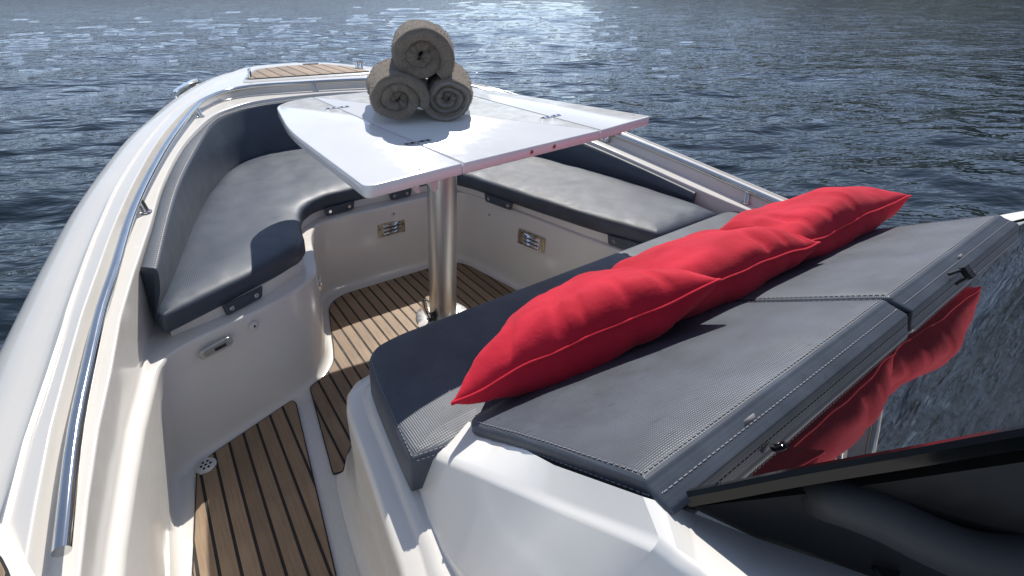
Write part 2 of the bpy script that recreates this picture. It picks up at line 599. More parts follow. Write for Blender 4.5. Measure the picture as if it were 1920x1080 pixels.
# ================================================================== SETTING: water, hills
WATER_Z = -0.34
def build_water():
    rng = np.random.RandomState(11)
    a_in = np.linspace(R(-62), R(112), 1150)              # angle from +Y towards +X: the side the photo looks to
    a_out = np.linspace(R(112), R(298), 150)[1:-1]
    ang = np.concatenate([a_in, a_out])
    rad = np.concatenate([0.25 * np.power(1.0152, np.arange(0, 455)), np.geomspace(260, 9000, 30)])
    A, Rr = np.meshgrid(ang, rad, indexing='ij')
    X, Y = np.sin(A) * Rr, np.cos(A) * Rr
    Z = np.zeros_like(X); DX = np.zeros_like(X); DY = np.zeros_like(X)
    step = Rr * 0.0152
    lam = np.geomspace(0.20, 7.0, 84)
    for l in lam:
        mean = R(24)
        th = mean + rng.normal(0, R(34))
        kx, ky = math.sin(th), math.cos(th)
        k = 2 * math.pi / l
        sl_ = 0.034 * (1.0 if l < 0.55 else (0.55 / l) ** 0.34)
        amp = sl_ / k
        fade = np.clip((l / step - 1.7) / 1.6, 0, 1)
        ph = k * (X * kx + Y * ky) + rng.uniform(0, 6.28)
        # patches: groups of waves come and go
        env = 0.65 + 0.5 * np.sin(X * rng.normal(0, 0.5) / l * 0.6 + Y * rng.normal(0, 0.5) / l * 0.6 + rng.uniform(0, 6.28))
        Z += amp * fade * env * np.cos(ph)
        DX -= amp * fade * env * 0.75 * kx * np.sin(ph)
        DY -= amp * fade * env * 0.75 * ky * np.sin(ph)
    X, Y = X + DX, Y + DY
    n, k = X.shape
    V = np.stack([X, Y, Z], -1).reshape(-1, 3)
    i, j = np.meshgrid(np.arange(n), np.arange(k - 1), indexing='ij')
    i2 = (i + 1) % n
    F = np.stack([i * k + j, i * k + j + 1, i2 * k + j + 1, i2 * k + j], -1).reshape(-1, 4)
    me = bpy.data.meshes.new('water')
    me.vertices.add(len(V)); me.vertices.foreach_set('co', V.astype(np.float32).ravel())
    me.loops.add(F.size); me.loops.foreach_set('vertex_index', F.astype(np.int32).ravel())
    me.polygons.add(len(F)); me.polygons.foreach_set('loop_start', np.arange(0, F.size, 4, dtype=np.int32))
    me.polygons.foreach_set('loop_total', np.full(len(F), 4, dtype=np.int32))
    me.update(calc_edges=True); me.validate()
    me.polygons.foreach_set('use_smooth', np.ones(len(F), dtype=bool))
    if me.polygons[0].normal.z < 0: me.flip_normals()
    mt, nt, bs = new_mat('sea_water')
    bs.inputs['Base Color'].default_value = (0.006, 0.013, 0.018, 1)
    bs.inputs['Roughness'].default_value = 0.025
    bs.inputs['IOR'].default_value = 1.333
    v1 = coords(nt, (1.0, 1.0, 1.0))
    rt0 = nd(nt, 'ShaderNodeMapping'); rt0.inputs['Rotation'].default_value = (0, 0, R(27))
    nt.links.new(v1, rt0.inputs[0])
    rot = nd(nt, 'ShaderNodeMapping'); rot.inputs['Scale'].default_value = (0.42, 1.0, 1.0)
    nt.links.new(rt0.outputs[0], rot.inputs[0])
    n0 = bump(nt, noise_tex(nt, rot.outputs[0], 1.3, 3, 0.5), 0.6, 0.12, bs)
    n1 = bump(nt, noise_tex(nt, rot.outputs[0], 4.6, 3, 0.5), 1.0, 0.052, bs, n0)
    n2 = bump(nt, noise_tex(nt, rot.outputs[0], 15.0, 2, 0.5), 0.7, 0.007, bs, n1)
    # far out, ripples too fine for the mesh tilt the surface point by point
    ln = nd(nt, 'ShaderNodeVectorMath', operation='LENGTH'); nt.links.new(v1, ln.inputs[0])
    far = nd(nt, 'ShaderNodeMapRange'); far.inputs[1].default_value = 28.0; far.inputs[2].default_value = 190.0
    nt.links.new(ln.outputs['Value'], far.inputs[0])
    acc = n2
    for sc_, am in ((1.6, .30), (6.0, .26)):
        tx = nd(nt, 'ShaderNodeTexNoise'); tx.inputs['Scale'].default_value = sc_; tx.inputs['Detail'].default_value = 3
        nt.links.new(rot.outputs[0], tx.inputs['Vector'])
        sb = nd(nt, 'ShaderNodeVectorMath', operation='SUBTRACT'); nt.links.new(tx.outputs['Color'], sb.inputs[0]); sb.inputs[1].default_value = (.5, .5, .5)
        ml = nd(nt, 'ShaderNodeVectorMath', operation='MULTIPLY'); nt.links.new(sb.outputs[0], ml.inputs[0]); ml.inputs[1].default_value = (am * 2, am * 2, 0)
        sc2 = nd(nt, 'ShaderNodeVectorMath', operation='SCALE'); nt.links.new(ml.outputs[0], sc2.inputs[0]); nt.links.new(far.outputs[0], sc2.inputs['Scale'])
        ad = nd(nt, 'ShaderNodeVectorMath', operation='ADD'); nt.links.new(acc, ad.inputs[0]); nt.links.new(sc2.outputs[0], ad.inputs[1]); acc = ad.outputs[0]
    nm = nd(nt, 'ShaderNodeVectorMath', operation='NORMALIZE'); nt.links.new(acc, nm.inputs[0])
    nt.links.new(nm.outputs[0], bs.inputs['Normal'])
    me.materials.append(mt)
    o = bpy.data.objects.new('water', me); COL.objects.link(o)
    o.location = (0, 0, WATER_Z)
    tag(o, 'rippled dark blue sea water all around the boat', 'water', kind='structure')
build_water()

def build_hill(name, az0, az1, dist, height, seed, label, cols=((0.008, 0.014, 0.008), (0.022, 0.034, 0.016), (0.06, 0.058, 0.045))):
    """slope beyond the frame, seen only mirrored: wooded to starboard, an added sky-blocking ridge ahead"""
    n, k = 160, 40
    vv = []
    for i in range(n):
        a = R(az0 + (az1 - az0) * i / (n - 1))
        e = math.sin(math.pi * i / (n - 1)) ** 0.45
        for j in range(k):
            t = j / (k - 1)
            d_ = dist * (1 + 0.9 * t) * (1 + 0.06 * noise.noise(Vector((i * 0.07, seed, 0))))
            prof = (1 - (1 - min(1, t * 1.25)) ** 1.8)
            h = height * e * prof * (0.8 + 0.45 * noise.noise(Vector((i * 0.045, t * 2.0, seed))))
            h += (14 * noise.noise(Vector((i * 0.9, j * 0.9, seed))) + 8.0) * min(1, t * 8)
            vv.append((math.sin(a) * d_, math.cos(a) * d_, WATER_Z - 0.5 + max(0, h)))
    mt, nt, bs = new_mat(name + '_slopes')
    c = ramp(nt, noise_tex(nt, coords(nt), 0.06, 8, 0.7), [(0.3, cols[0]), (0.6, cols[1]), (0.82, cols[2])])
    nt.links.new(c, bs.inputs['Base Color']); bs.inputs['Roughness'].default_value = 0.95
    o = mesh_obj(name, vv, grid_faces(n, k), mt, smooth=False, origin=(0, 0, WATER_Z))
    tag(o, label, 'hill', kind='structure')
build_hill('hill', -100, 52, 3200, 600, 7.0, 'added unseen ridge ahead, haze blue put into its colour, dimming the low sky mirrored in the water', ((0.022, 0.030, 0.040), (0.042, 0.052, 0.064), (0.09, 0.095, 0.10)))  # added unseen ridge: blocks the low sky glow, distance haze put into its colour
build_hill('hill', 46, 175, 900, 420, 3.0, 'wooded hillside mirrored in the water to starboard')

# ================================================================== THE BOAT
boat = root('motor_boat', (0.83, 1.4, WATER_Z))
tag(boat, 'white fibreglass motor boat with an open bow seating area', 'boat')

zY = [-1.2, -.3, .4, .8, 1.25, 1.6, 2.0, 2.6, 3.0, 3.8]
zZ = [.36, .39, .44, .49, .55, .59, .63, .67, .68, .69]
def zc(y): return float(np.interp(y, zY, zZ))
def z3(pts, off=0.0): return [(x, y, zc(y) + off) for x, y in pts]

# each lengthwise curve: six runs between shared anchors (walkway | pod end | port seat | bow corner.. | starboard seat | aft)
CNT = [16, 18, 16, 26, 26, 14]
def curve(segs):
    full = []; idx = [0]
    for s_ in segs:
        if full: full += s_[1:]
        else: full += s_
        idx.append(len(full) - 1)
    dense_all = []
    # one smooth curve through everything, then cut at the anchors
    K = 24
    P = [np.array(p, float) for p in full]
    Q = [2 * P[0] - P[1]] + P + [2 * P[-1] - P[-2]]
    D = []
    for i in range(1, len(Q) - 2):
        p0, p1, p2, p3 = Q[i - 1:i + 3]
        # centripetal-ish: limit overshoot by shortening tangents on uneven spacing
        d1 = np.linalg.norm(p2 - p1); d0 = max(np.linalg.norm(p1 - p0), 1e-6); d2 = max(np.linalg.norm(p3 - p2), 1e-6)
        m1 = (p2 - p0) / (d0 + d1) * d1; m2 = (p3 - p1) / (d1 + d2) * d1
        for q in range(K):
            t = q / K
            h00 = 2 * t ** 3 - 3 * t * t + 1; h10 = t ** 3 - 2 * t * t + t; h01 = -2 * t ** 3 + 3 * t * t; h11 = t ** 3 - t * t
            D.append(h00 * p1 + h10 * m1 + h01 * p2 + h11 * m2)
    D.append(P[-1]); D = np.array(D)
    out = []
    for si in range(len(segs)):
        a, b = idx[si] * K, idx[si + 1] * K
        seg = D[a:b + 1]
        L = np.concatenate([[0], np.cumsum(np.linalg.norm(np.diff(seg, axis=0), axis=1))])
        tt = np.linspace(0, L[-1], CNT[si] + 1)
        pts = np.stack([np.interp(tt, L, seg[:, c]) for c in range(3)], 1)
        out += list(pts if si == len(segs) - 1 else pts[:-1])
    return out

RIM = 0.338
def zz(pts, z): return [(x, y, z) for x, y in pts]
W0 = curve([zz([(-.19, -1.0), (-.165, 0.2), (-.150, .70), (-.138, 1.02), (-.128, 1.125)], 0.0),
            zz([(-.128, 1.125), (-.085, 1.160), (0.0, 1.186), (.11, 1.222), (.23, 1.255), (.315, 1.300)], 0.0),
            zz([(.315, 1.300), (.375, 1.385), (.405, 1.50), (.440, 1.650), (.485, 1.730)], 0.0),
            zz([(.485, 1.730), (.560, 1.752), (.75, 1.752), (.98, 1.745), (1.10, 1.735)], 0.0),
            zz([(1.10, 1.735), (1.155, 1.68), (1.215, 1.38), (1.27, 1.05), (1.30, .85)], 0.0),
            zz([(1.30, .85), (1.34, .4), (1.36, -1.0)], 0.0)])
W1 = curve([zz([(-.215, -1.0), (-.195, 0.3), (-.172, .67), (-.156, .79), (-.130, .956), (-.098, 1.105)], RIM - .01),
            zz([(-.098, 1.105), (-.078, 1.165), (-.03, 1.205), (.066, 1.236), (.193, 1.268), (.300, 1.315)], RIM),
            zz([(.300, 1.315), (.372, 1.375), (.408, 1.50), (.445, 1.640), (.490, 1.715)], RIM),
            zz([(.490, 1.715), (.560, 1.735), (.75, 1.735), (1.00, 1.73), (1.115, 1.718)], RIM),
            zz([(1.115, 1.718), (1.165, 1.67), (1.222, 1.38), (1.285, 1.05), (1.32, .85)], RIM),
            zz([(1.32, .85), (1.36, .4), (1.38, -1.0)], RIM)])
W2 = curve([zz([(-.235, -1.0), (-.222, 0.3), (-.196, .683), (-.186, .756), (-.163, .96), (-.135, 1.10)], RIM + .004),
            zz([(-.135, 1.10), (-.115, 1.20), (-.090, 1.30), (-.060, 1.42), (-.035, 1.52)], RIM + .004),
            zz([(-.035, 1.52), (.03, 1.75), (.13, 2.03), (.24, 2.28), (.32, 2.40)], RIM + .004),
            zz([(.32, 2.40), (.42, 2.49), (.55, 2.55), (.85, 2.57), (1.15, 2.50), (1.33, 2.38)], RIM + .004),
            zz([(1.33, 2.38), (1.46, 2.18), (1.60, 1.88), (1.69, 1.40), (1.715, 1.0), (1.72, .82)], RIM + .004),
            zz([(1.72, .82), (1.74, .4), (1.77, -1.0)], RIM + .004)])
E1 = curve([z3([(-.225, -1.0), (-.212, 0.2), (-.190, .589), (-.182, .684), (-.168, .808), (-.141, .965), (-.125, 1.08)]),
            z3([(-.125, 1.08), (-.118, 1.118), (-.086, 1.263), (-.038, 1.471)]),
            z3([(-.038, 1.471), (.013, 1.715), (.100, 2.012), (.192, 2.247), (.287, 2.430)]),
            z3([(.287, 2.430), (.391, 2.530), (.508, 2.596), (.731, 2.618), (.95, 2.590), (1.16, 2.52), (1.36, 2.42)]),
            z3([(1.36, 2.42)]) + [(1.512, 2.238, .641), (1.627, 2.015, .608), (1.695, 1.632, .554), (1.703, 1.429, .533), (1.712, .951, .475), (1.726, .789, .454)],
            [(1.726, .789, .454), (1.738, .718, .446), (1.761, .313, .403), (1.79, -1.0, .34)]])
G2 = curve([z3([(-.262, -1.0), (-.248, 0.2), (-.224, .60), (-.212, .776), (-.190, .94), (-.172, 1.06)], .003),
            z3([(-.172, 1.06), (-.145, 1.20), (-.098, 1.44)], .003),
            z3([(-.098, 1.44), (-.028, 1.73), (.064, 2.05), (.175, 2.36), (.255, 2.53)], .003),
            z3([(.255, 2.53), (.345, 2.645), (.44, 2.715), (.56, 2.74), (.77, 2.715), (1.0, 2.67), (1.22, 2.60), (1.42, 2.50)], .003),
            z3([(1.42, 2.50)], .003) + [(1.550, 2.300, .653), (1.674, 2.075, .620), (1.770, 1.633, .557), (1.772, 1.420, .535), (1.769, .942, .476), (1.770, .810, .460)],
            [(1.770, .810, .460), (1.771, .718, .449), (1.792, .313, .406), (1.82, -1.0, .343)]])
G3 = curve([[(x - .010, y, z + .048) for x, y, z in s_] for s_ in (
            z3([(-.262, -1.0), (-.248, 0.2), (-.224, .60), (-.212, .776), (-.190, .94), (-.172, 1.06)]),
            z3([(-.172, 1.06), (-.145, 1.20), (-.098, 1.44)]),)] +
           [z3([(-.108, 1.44), (-.038, 1.735), (.054, 2.06), (.165, 2.375), (.247, 2.545)], .048),
            z3([(.247, 2.545), (.338, 2.66), (.438, 2.73), (.56, 2.755), (.77, 2.73), (1.0, 2.685), (1.23, 2.615), (1.43, 2.51)], .048),
            z3([(1.43, 2.51)], .048) + [(1.560, 2.310, .699), (1.687, 2.088, .667), (1.788, 1.640, .602), (1.790, 1.426, .580), (1.786, .945, .521), (1.788, .813, .505)],
            [(1.788, .813, .505), (1.789, .720, .494), (1.808, .313, .451), (1.835, -1.0, .39)]])
CR = curve([z3([(-.33, -1.0), (-.305, 0.2), (-.266, .683), (-.260, .740), (-.253, .817), (-.228, .965), (-.214, 1.06)], .042),
            z3([(-.214, 1.06), (-.207, 1.118), (-.172, 1.331), (-.150, 1.45)], .042),
            z3([(-.150, 1.45), (-.099, 1.696), (-.002, 2.040), (.129, 2.443), (.20, 2.60)], .042),
            z3([(.20, 2.60), (.252, 2.714), (.382, 2.981), (.52, 3.27), (.66, 3.47), (.90, 3.53), (1.14, 3.44), (1.30, 3.18), (1.46, 2.80), (1.56, 2.55)], .042),
            z3([(1.56, 2.55)], .042) + [(1.645, 2.308, .693), (1.744, 2.102, .662), (1.856, 1.639, .596), (1.865, 1.401, .571), (1.866, .994, .522), (1.862, .786, .496)],
            [(1.862, .786, .496), (1.858, .676, .483), (1.880, .313, .445), (1.91, -1.0, .39)]])
SH = curve([[(-.52, -1.0, .22), (-.49, 0.2, .29), (-.445, .80, .36), (-.420, 1.00, .395), (-.405, 1.12, .415)],
            [(-.405, 1.12, .415), (-.371, 1.284, .445), (-.326, 1.500, .479)],
            [(-.326, 1.500, .479), (-.253, 1.827, .526), (-.104, 2.338, .589), (-.018, 2.543, .613)],
            [(-.018, 2.543, .613), (.088, 2.823, .637), (.214, 3.114, .656), (.376, 3.400, .671), (.56, 3.60, .680), (.90, 3.68, .682), (1.22, 3.57, .678), (1.45, 3.25, .66), (1.63, 2.85, .63)],
            [(1.63, 2.85, .63), (1.78, 2.40, .595), (1.88, 1.95, .545), (1.95, 1.45, .48), (1.98, .95, .40), (1.985, .75, .36)],
            [(1.985, .75, .36), (2.0, .3, .30), (2.03, -1.0, .22)]])
HL = [np.array((p[0] * 0.90 + 0.083, p[1] - 0.18 * max(0, p[1] - 2.0), -0.45)) for p in SH]
N = len(W0)
sec = []
for i in range(N):
    f0 = W0[i].copy()
    # a point on the floor just inside the wall
    t = W0[min(i + 1, N - 1)] - W0[max(i - 1, 0)]
    nrm = np.array([t[1], -t[0], 0]); nrm /= max(np.linalg.norm(nrm), 1e-9)
    f0 = W0[i] + nrm * 0.05; f0[2] = 0.0015
    ov = SH[i] - CR[i]; drop = max(0.0, CR[i][2] - SH[i][2])
    b0 = CR[i] + ov * 0.16; b0[2] = CR[i][2] - drop * 0.42
    b1 = CR[i] + ov * 0.60; b1[2] = CR[i][2] - drop * 0.52
    g4 = CR[i] * 0.88 + G3[i] * 0.12; g4[2] = CR[i][2] - 0.010
    pl = [f0, W0[i], W1[i], W2[i], E1[i], G2[i], G3[i], g4, CR[i], b0, b1, SH[i], HL[i]]
    rad = [0, .040, .012, .010, .006, .004, .005, .005, .006, .022, .05, .05, 0]
    sec.append(fillet(pl, rad, 4))
K_ = len(sec[0])
verts = [tuple(p) for s_ in sec for p in s_]
deck = mesh_obj('deck_moulding', verts, grid_faces(N, K_), 'gel', boat)

# cockpit floor
mesh_obj('cockpit_floor', [(-.40, -1.0, 0), (1.5, -1.0, 0), (1.5, 1.95, 0), (-.40, 1.95, 0),
                           (-.40, -1.0, -.03), (1.5, -1.0, -.03), (1.5, 1.95, -.03), (-.40, 1.95, -.03)],
         [(0, 1, 2, 3), (7, 6, 5, 4), (0, 4, 5, 1), (1, 5, 6, 2), (2, 6, 7, 3), (3, 7, 4, 0)], 'nonskid', boat, smooth=False)

# synthetic teak: walkway panel and footwell panel
PITCH = 0.0404
teakA = round_poly([(-.132, -.6), (-.112, .86), (-.070, 1.128), (-.034, 1.158), (.214, 1.238), (.222, 1.218), (.150, .68), (.06, -.6)],
                   [0, 0, .012, .01, .014, .02, 0, 0], 4)
teak_panel(teakA, 0.003, PITCH, -.0532 * 1.15 + .0, boat)
teakB = round_poly([(.229, .924), (.256, .917), (.295, .97), (.34, 1.02), (1.22, 1.02), (1.215, 1.20), (1.135, 1.637), (1.085, 1.69), (.974, 1.695), (.554, 1.706),
                    (.482, 1.660), (.440, 1.52), (.412, 1.417), (.385, 1.335), (.345, 1.290), (.276, 1.262)],
                   [.008, .006, .02, .02, 0, 0, .06, .06, 0, .06, .08, .02, .03, .03, .03, .014], 5)
teak_panel(teakB, 0.003, PITCH, .551, boat)
# teak on the port side deck, just entering the frame
sp_ = round_poly([(-.435, -.95), (-.225, -.95), (-.212, .550), (-.266, .682), (-.415, .695)], [.01, .01, .03, .02, .04], 5)
n_ = len(sp_); si_ = inset(sp_, .008)
mesh_obj('side_deck_step', [(p[0], p[1], .32) for p in sp_] + [(p[0], p[1], .515) for p in sp_] + [(p[0], p[1], .521) for p in si_],
         [(q * n_ + k, q * n_ + (k + 1) % n_, (q + 1) * n_ + (k + 1) % n_, (q + 1) * n_ + k) for q in range(2) for k in range(n_)] + [tuple(2 * n_ + k for k in range(n_))], 'gel2', boat, sharp=R(40))
teak_panel(round_poly([(-.42, -.93), (-.248, -.93), (-.240, .575), (-.262, .630), (-.40, .645)], [0, 0, .02, .02, .03], 4), 0.5215, 0.045, -.290, boat, name='side_deck_teak')

# raised teak bow pad
bow_base = MB()
bp = round_poly([(.505, 2.86), (.575, 3.11), (.67, 3.34), (.90, 3.40), (1.15, 3.32), (1.26, 3.02), (1.275, 2.76)], .05, 4)
n_ = len(bp)
if area2(bp) < 0: bp = bp[::-1]
bi = inset(bp, .012)
bow_base.add([(p[0], p[1], .69) for p in bp] + [(p[0], p[1], .722) for p in bp] + [(p[0], p[1], .730) for p in bi],
             [(k, (k + 1) % n_, n_ + (k + 1) % n_, n_ + k) for k in range(n_)] +
             [(n_ + k, n_ + (k + 1) % n_, 2 * n_ + (k + 1) % n_, 2 * n_ + k) for k in range(n_)] + [tuple(2 * n_ + k for k in range(n_))])
bow_base.build('bow_deck_plinth', 'gel2', boat)
teak_panel(round_poly([(.541, 2.905), (.60, 3.08), (.690, 3.29), (.90, 3.335), (1.117, 3.28), (1.215, 3.00), (1.232, 2.80)], .03, 3), .731, 0.071, .02, boat, name='bow_teak')

# rubbing plate low on the port bow
pl = MB(); nrm = Vector((-.86, .48, .15)).normalized()
a_, b_ = Vector((.190, 3.085, .668)), Vector((.352, 3.392, .690))
dv = (b_ - a_)
for k in range(1):
    u = dv.normalized(); w_ = Vector((0, 0, 1)); out_ = u.cross(w_) * -1
    o3 = Vector((-dv.y, dv.x, 0)).normalized()
    prof = [(0, 0.0, .025), (.12, .024, .03), (.5, .032, .032), (.88, .024, .03), (1, 0.0, .025)]
    vv = []
    for (t, e, h) in prof:
        c = a_ + dv * t
        vv += [c + w_ * 0.006, c + o3 * (e + .004) + w_ * 0.004, c + o3 * (e + .002) - w_ * h * .6, c - w_ * h]
    ff = []
    for i in range(4):
        for j in range(3):
            ff.append((i * 4 + j, i * 4 + j + 1, (i + 1) * 4 + j + 1, (i + 1) * 4 + j))
    ff += [(0, 1, 2, 3), (19, 18, 17, 16)]
    pl.add(vv, ff)
pl.build('rubbing_plate', 'steel', boat)

# stainless grab rails with posts
def rail(path, posts, r=0.0110):
    pts = catmull(path, 110)
    mb = MB(); mb.tube(pts, r, 14)
    rl = mb.build('grab_rail', 'steel', boat, sharp=R(50))
    for (x, y, dx, dy) in posts:
        i = min(range(len(pts)), key=lambda q: (pts[q][0] - x) ** 2 + (pts[q][1] - y) ** 2)
        top = pts[i]
        p = MB()
        foot = (top[0] + dx, top[1] + dy, zc(top[1]) + 0.001 - (.032 if top[0] > 1.6 else 0))
        p.tube([foot, (foot[0] * .4 + top[0] * .6, foot[1] * .4 + top[1] * .6, foot[2] * .35 + top[2] * .65), tuple(top)], [.0105, .0095, .0085], 12)
        p.disc(foot, (0, 0, 1), .016, .004, 16)
        p.build('rail_post', 'steel', rl)
    return rl
portR = [(-.200, .600, .505), (-.188, .776, .532), (-.167, .940, .554), (-.148, 1.071, .571), (-.120, 1.208, .589), (-.073, 1.462, .619), (-.003, 1.736, .649),
         (.089, 2.044, .678), (.213, 2.410, .702), (.281, 2.550, .711), (.40, 2.690, .717), (.549, 2.735, .719), (.766, 2.702, .718), (1.00, 2.655, .717), (1.22, 2.585, .713),
         (1.40, 2.48, .706), (1.532, 2.293, .694), (1.657, 2.079, .660), (1.757, 1.770, .614), (1.777, 1.372, .571), (1.785, 1.034, .530), (1.783, .765, .496), (1.772, .576, .475)]
rail(portR, [(-.050, 1.57, .010, -.004), (.213, 2.41, .012, -.010), (.84, 2.69, .004, -.022), (1.50, 2.35, -.01, -.01), (1.78, 1.42, -.014, 0), (1.783, .81, -.016, -.012)])

# seat upstand below the cushions (white strip in the shade)
def strip(path, z0, z1, th=0.010, name='seat_upstand'):
    P = catmull(path, 60)
    mb = MB(); vv = []
    for i, p in enumerate(P):
        t = P[min(i + 1, 59)] - P[max(i - 1, 0)]; nn = np.array([-t[1], t[0]]); nn = nn / np.linalg.norm(nn) * th
        vv += [(p[0], p[1], z0), (p[0], p[1], z1), (p[0] + nn[0], p[1] + nn[1], z1), (p[0] + nn[0], p[1] + nn[1], z0)]
    ff = [(i * 4 + j, (i + 1) * 4 + j, (i + 1) * 4 + (j + 1) % 4, i * 4 + (j + 1) % 4) for i in range(59) for j in range(4)]
    ff += [(0, 1, 2, 3), (236, 239, 238, 237)]
    mb.add(vv, ff); return mb.build(name, 'gel', boat, sharp=R(40))
strip([(-.05, 1.262), (.07, 1.285), (.2, 1.325), (.305, 1.385), (.352, 1.44), (.372, 1.52), (.415, 1.675), (.47, 1.745), (.56, 1.79), (.75, 1.795), (1.04, 1.785)], RIM - .002, .376)
strip([(1.14, 1.74), (1.185, 1.62), (1.245, 1.33), (1.295, 1.06), (1.345, .87)], RIM - .002, .376, .010)

# louvred vents
def vent(c, u, nrm, wdt=.128, hgt=.062):
    """frame plate with three raised louvres; u = sideways axis, nrm = outwards"""
    u = Vector(u).normalized(); nrm = Vector(nrm).normalized(); v = nrm.cross(u)
    if v.z < 0: v = -v
    rot = Matrix((u, v, nrm)).transposed()
    mb = MB(); mb.box(Vector(c) + nrm * .002, (wdt, hgt, .004), rot)
    fr = mb.build('louvre_vent', 'brass', boat, smooth=False)
    for i in range(3):
        l = MB(); cc = Vector(c) + nrm * .004 + v * ((i - 1) * .0165)
        prof = [(-.0062, 0), (-.0058, .008), (-.002, .0095), (.0065, 0.0)]
        vv = []
        for s_ in (-.042, -.039, .039, .042):
            k = 0.25 if abs(s_) > .04 else 1.0
            for (a, b) in prof: vv.append(cc + u * s_ + v * a + nrm * (b * k))
        ff = [(q * 4 + j, q * 4 + j + 1, (q + 1) * 4 + j + 1, (q + 1) * 4 + j) for q in range(3) for j in range(3)] + [(0, 1, 2, 3), (15, 14, 13, 12)]
        l.add(vv, ff); l.build('slat', 'steel', fr, sharp=R(50))
    for sx in (-1, 1):
        for sy in (-1, 1):
            s_ = MB(); s_.disc(Vector(c) + nrm * .004 + u * sx * (wdt / 2 - .007) + v * sy * (hgt / 2 - .007), nrm, .0032, .0015, 10)
            s_.build('screw', 'screw', fr)
vent((.815, 1.7405, .232), (1, 0, 0), (0, -1, 0.05))
vent((1.228, 1.312, .240), (.20, -.98, 0), (-.98, -.20, 0.02))

# oval courtesy light on the pod end
def oblong(c, u, v, nrm, L, Wd, h, n=10):
    pts = []
    for k in range(2 * n):
        a = math.pi / 2 + math.pi * (k % n) / (n - 1) + (0 if k < n else math.pi)
        cx = -(L - Wd) / 2 if k < n else (L - Wd) / 2
        pts.append((cx + Wd / 2 * math.cos(a), Wd / 2 * math.sin(a)))
    vv = []
    for (sc, hh) in ((1, 0), (1, h * .6), (.9, h)):
        for (p, q) in pts:
            px = (abs(p) - (1 - sc) * Wd / 2) * (1 if p > 0 else -1)
            vv.append(Vector(c) + u * px + v * q * sc + nrm * hh)
    m_ = len(pts); ff = []
    for i in range(2):
        for k in range(m_): ff.append((i * m_ + k, i * m_ + (k + 1) % m_, (i + 1) * m_ + (k + 1) % m_, (i + 1) * m_ + k))
    ff.append(tuple(2 * m_ + k for k in range(m_))); ff.append(tuple(range(m_ - 1, -1, -1)))
    return vv, ff
u = Vector((.95, .30, 0)).normalized(); nrm = Vector((.29, -.95, .10)).normalized(); v = nrm.cross(u); v = v if v.z > 0 else -v
mb = MB(); mb.add(*oblong((.042, 1.212, .298), u, v, nrm, .092, .030, .007))
cl = mb.build('courtesy_light', 'steel', boat)
mb = MB(); mb.add(*oblong(Vector((.042, 1.212, .298)) + nrm * .0066, u, v, nrm, .070, .016, .002)); mb.build('lens', 'lens', cl)
mb = MB(); mb.box(Vector((.050, 1.214, .298)) + nrm * .009, (.03, .008, .0015), Matrix((u, v, nrm)).transposed()); mb.build('bulb_plate', 'hole', cl)

def socket(c, nrm, r=.013):
    mb = MB(); mb.disc(c, nrm, r, .004, 18); o = mb.build('snap_socket', 'plastic', boat)
    mb = MB(); mb.disc(Vector(c) + Vector(nrm).normalized() * .0039, nrm, r * .26, .0012, 10); mb.build('hole', 'hole', o)
socket((.147, 1.243, .305), (.29, -.95, .1))
socket((.828, 1.7395, .297), (0, -1, .05))
mb = MB(); mb.disc((1.190, 1.545, .275), (-.98, -.2, 0), .004, .001, 8); mb.build('drill_hole', 'hole', boat)
# little hinge on the pod corner
mb = MB(); mb.box((.398, 1.44, .255), (.006, .014, .05)); mb.tube([(.393, 1.437, .235), (.393, 1.437, .275)], .004, 8)
mb.build('locker_hinge', 'steel', boat)

# scupper drain
mb = MB(); mb.lathe((-.046, 1.128, .004), [(.026, 0), (.026, .003), (.022, .0055), (.004, .0065)], 28)
dr = mb.build('scupper_drain', 'plastic', boat)
for k in range(7):
    a = k * math.pi / 3
    rr_ = 0 if k == 6 else .0115
    mb = MB(); mb.disc((-.046 + rr_ * math.cos(a), 1.128 + rr_ * math.sin(a), .0098), (0, 0, 1), .0034, .0012, 10); mb.build('drain_hole', 'hole', dr)

# bow cleats
def cleat(c, rz):
    rot = Matrix.Rotation(rz, 3, 'Z')
    mb = MB()
    pts = [rot @ Vector(p) + Vector(c) for p in ((-.05, 0, .036), (-.03, 0, .040), (0, 0, .041), (.03, 0, .040), (.05, 0, .036))]
    mb.tube(pts, [.004, .0075, .008, .0075, .004], 12)
    for s_ in (-.018, .018):
        mb.tube([rot @ Vector((s_, 0, 0)) + Vector(c), rot @ Vector((s_, 0, .04)) + Vector(c)], [.011, .006], 12)
    mb.build('mooring_cleat', 'steel', boat)
cleat((.575, 2.985, .733), R(75)); cleat((1.225, 2.96, .733), R(110))
mb = MB(); mb.box((1.03, 3.31, .738), (.10, .02, .008), Matrix.Rotation(R(-12), 3, 'Z')); mb.build('hatch_latch', 'steel', boat)

# ---- sun lounge base: moulding under the sun pads
def loft_poly(levels, mat, name, cap=True):
    """levels: list of (open polyline of 2-D points, z); same count"""
    n = len(levels[0][0])
    vv = [(p[0], p[1], z) for pts, z in levels for p in pts]
    ff = [(i * n + k, i * n + k + 1, (i + 1) * n + k + 1, (i + 1) * n + k) for i in range(len(levels) - 1) for k in range(n - 1)]
    if cap: ff.append(tuple((len(levels) - 1) * n + k for k in range(n)))
    return mesh_obj(name, vv, ff, mat, boat)
fl = catmull([(.15, -.8), (.198, .3), (.222, .63), (.248, .84), (.275, .93), (.34, .985), (.5, 1.0), (.9, 1.0), (1.34, 1.0)], 70)
ed = catmull([(.125, -.8), (.178, .3), (.193, .446), (.220, .627), (.242, .785), (.265, .845), (.325, .875), (.5, .885), (.9, .885), (1.60, .885)], 70)
ins_ = lambda P, d: [np.array([p[0] + d * (1 if i < 45 else .3), p[1] - (d if i > 30 else 0)]) for i, p in enumerate(P)]
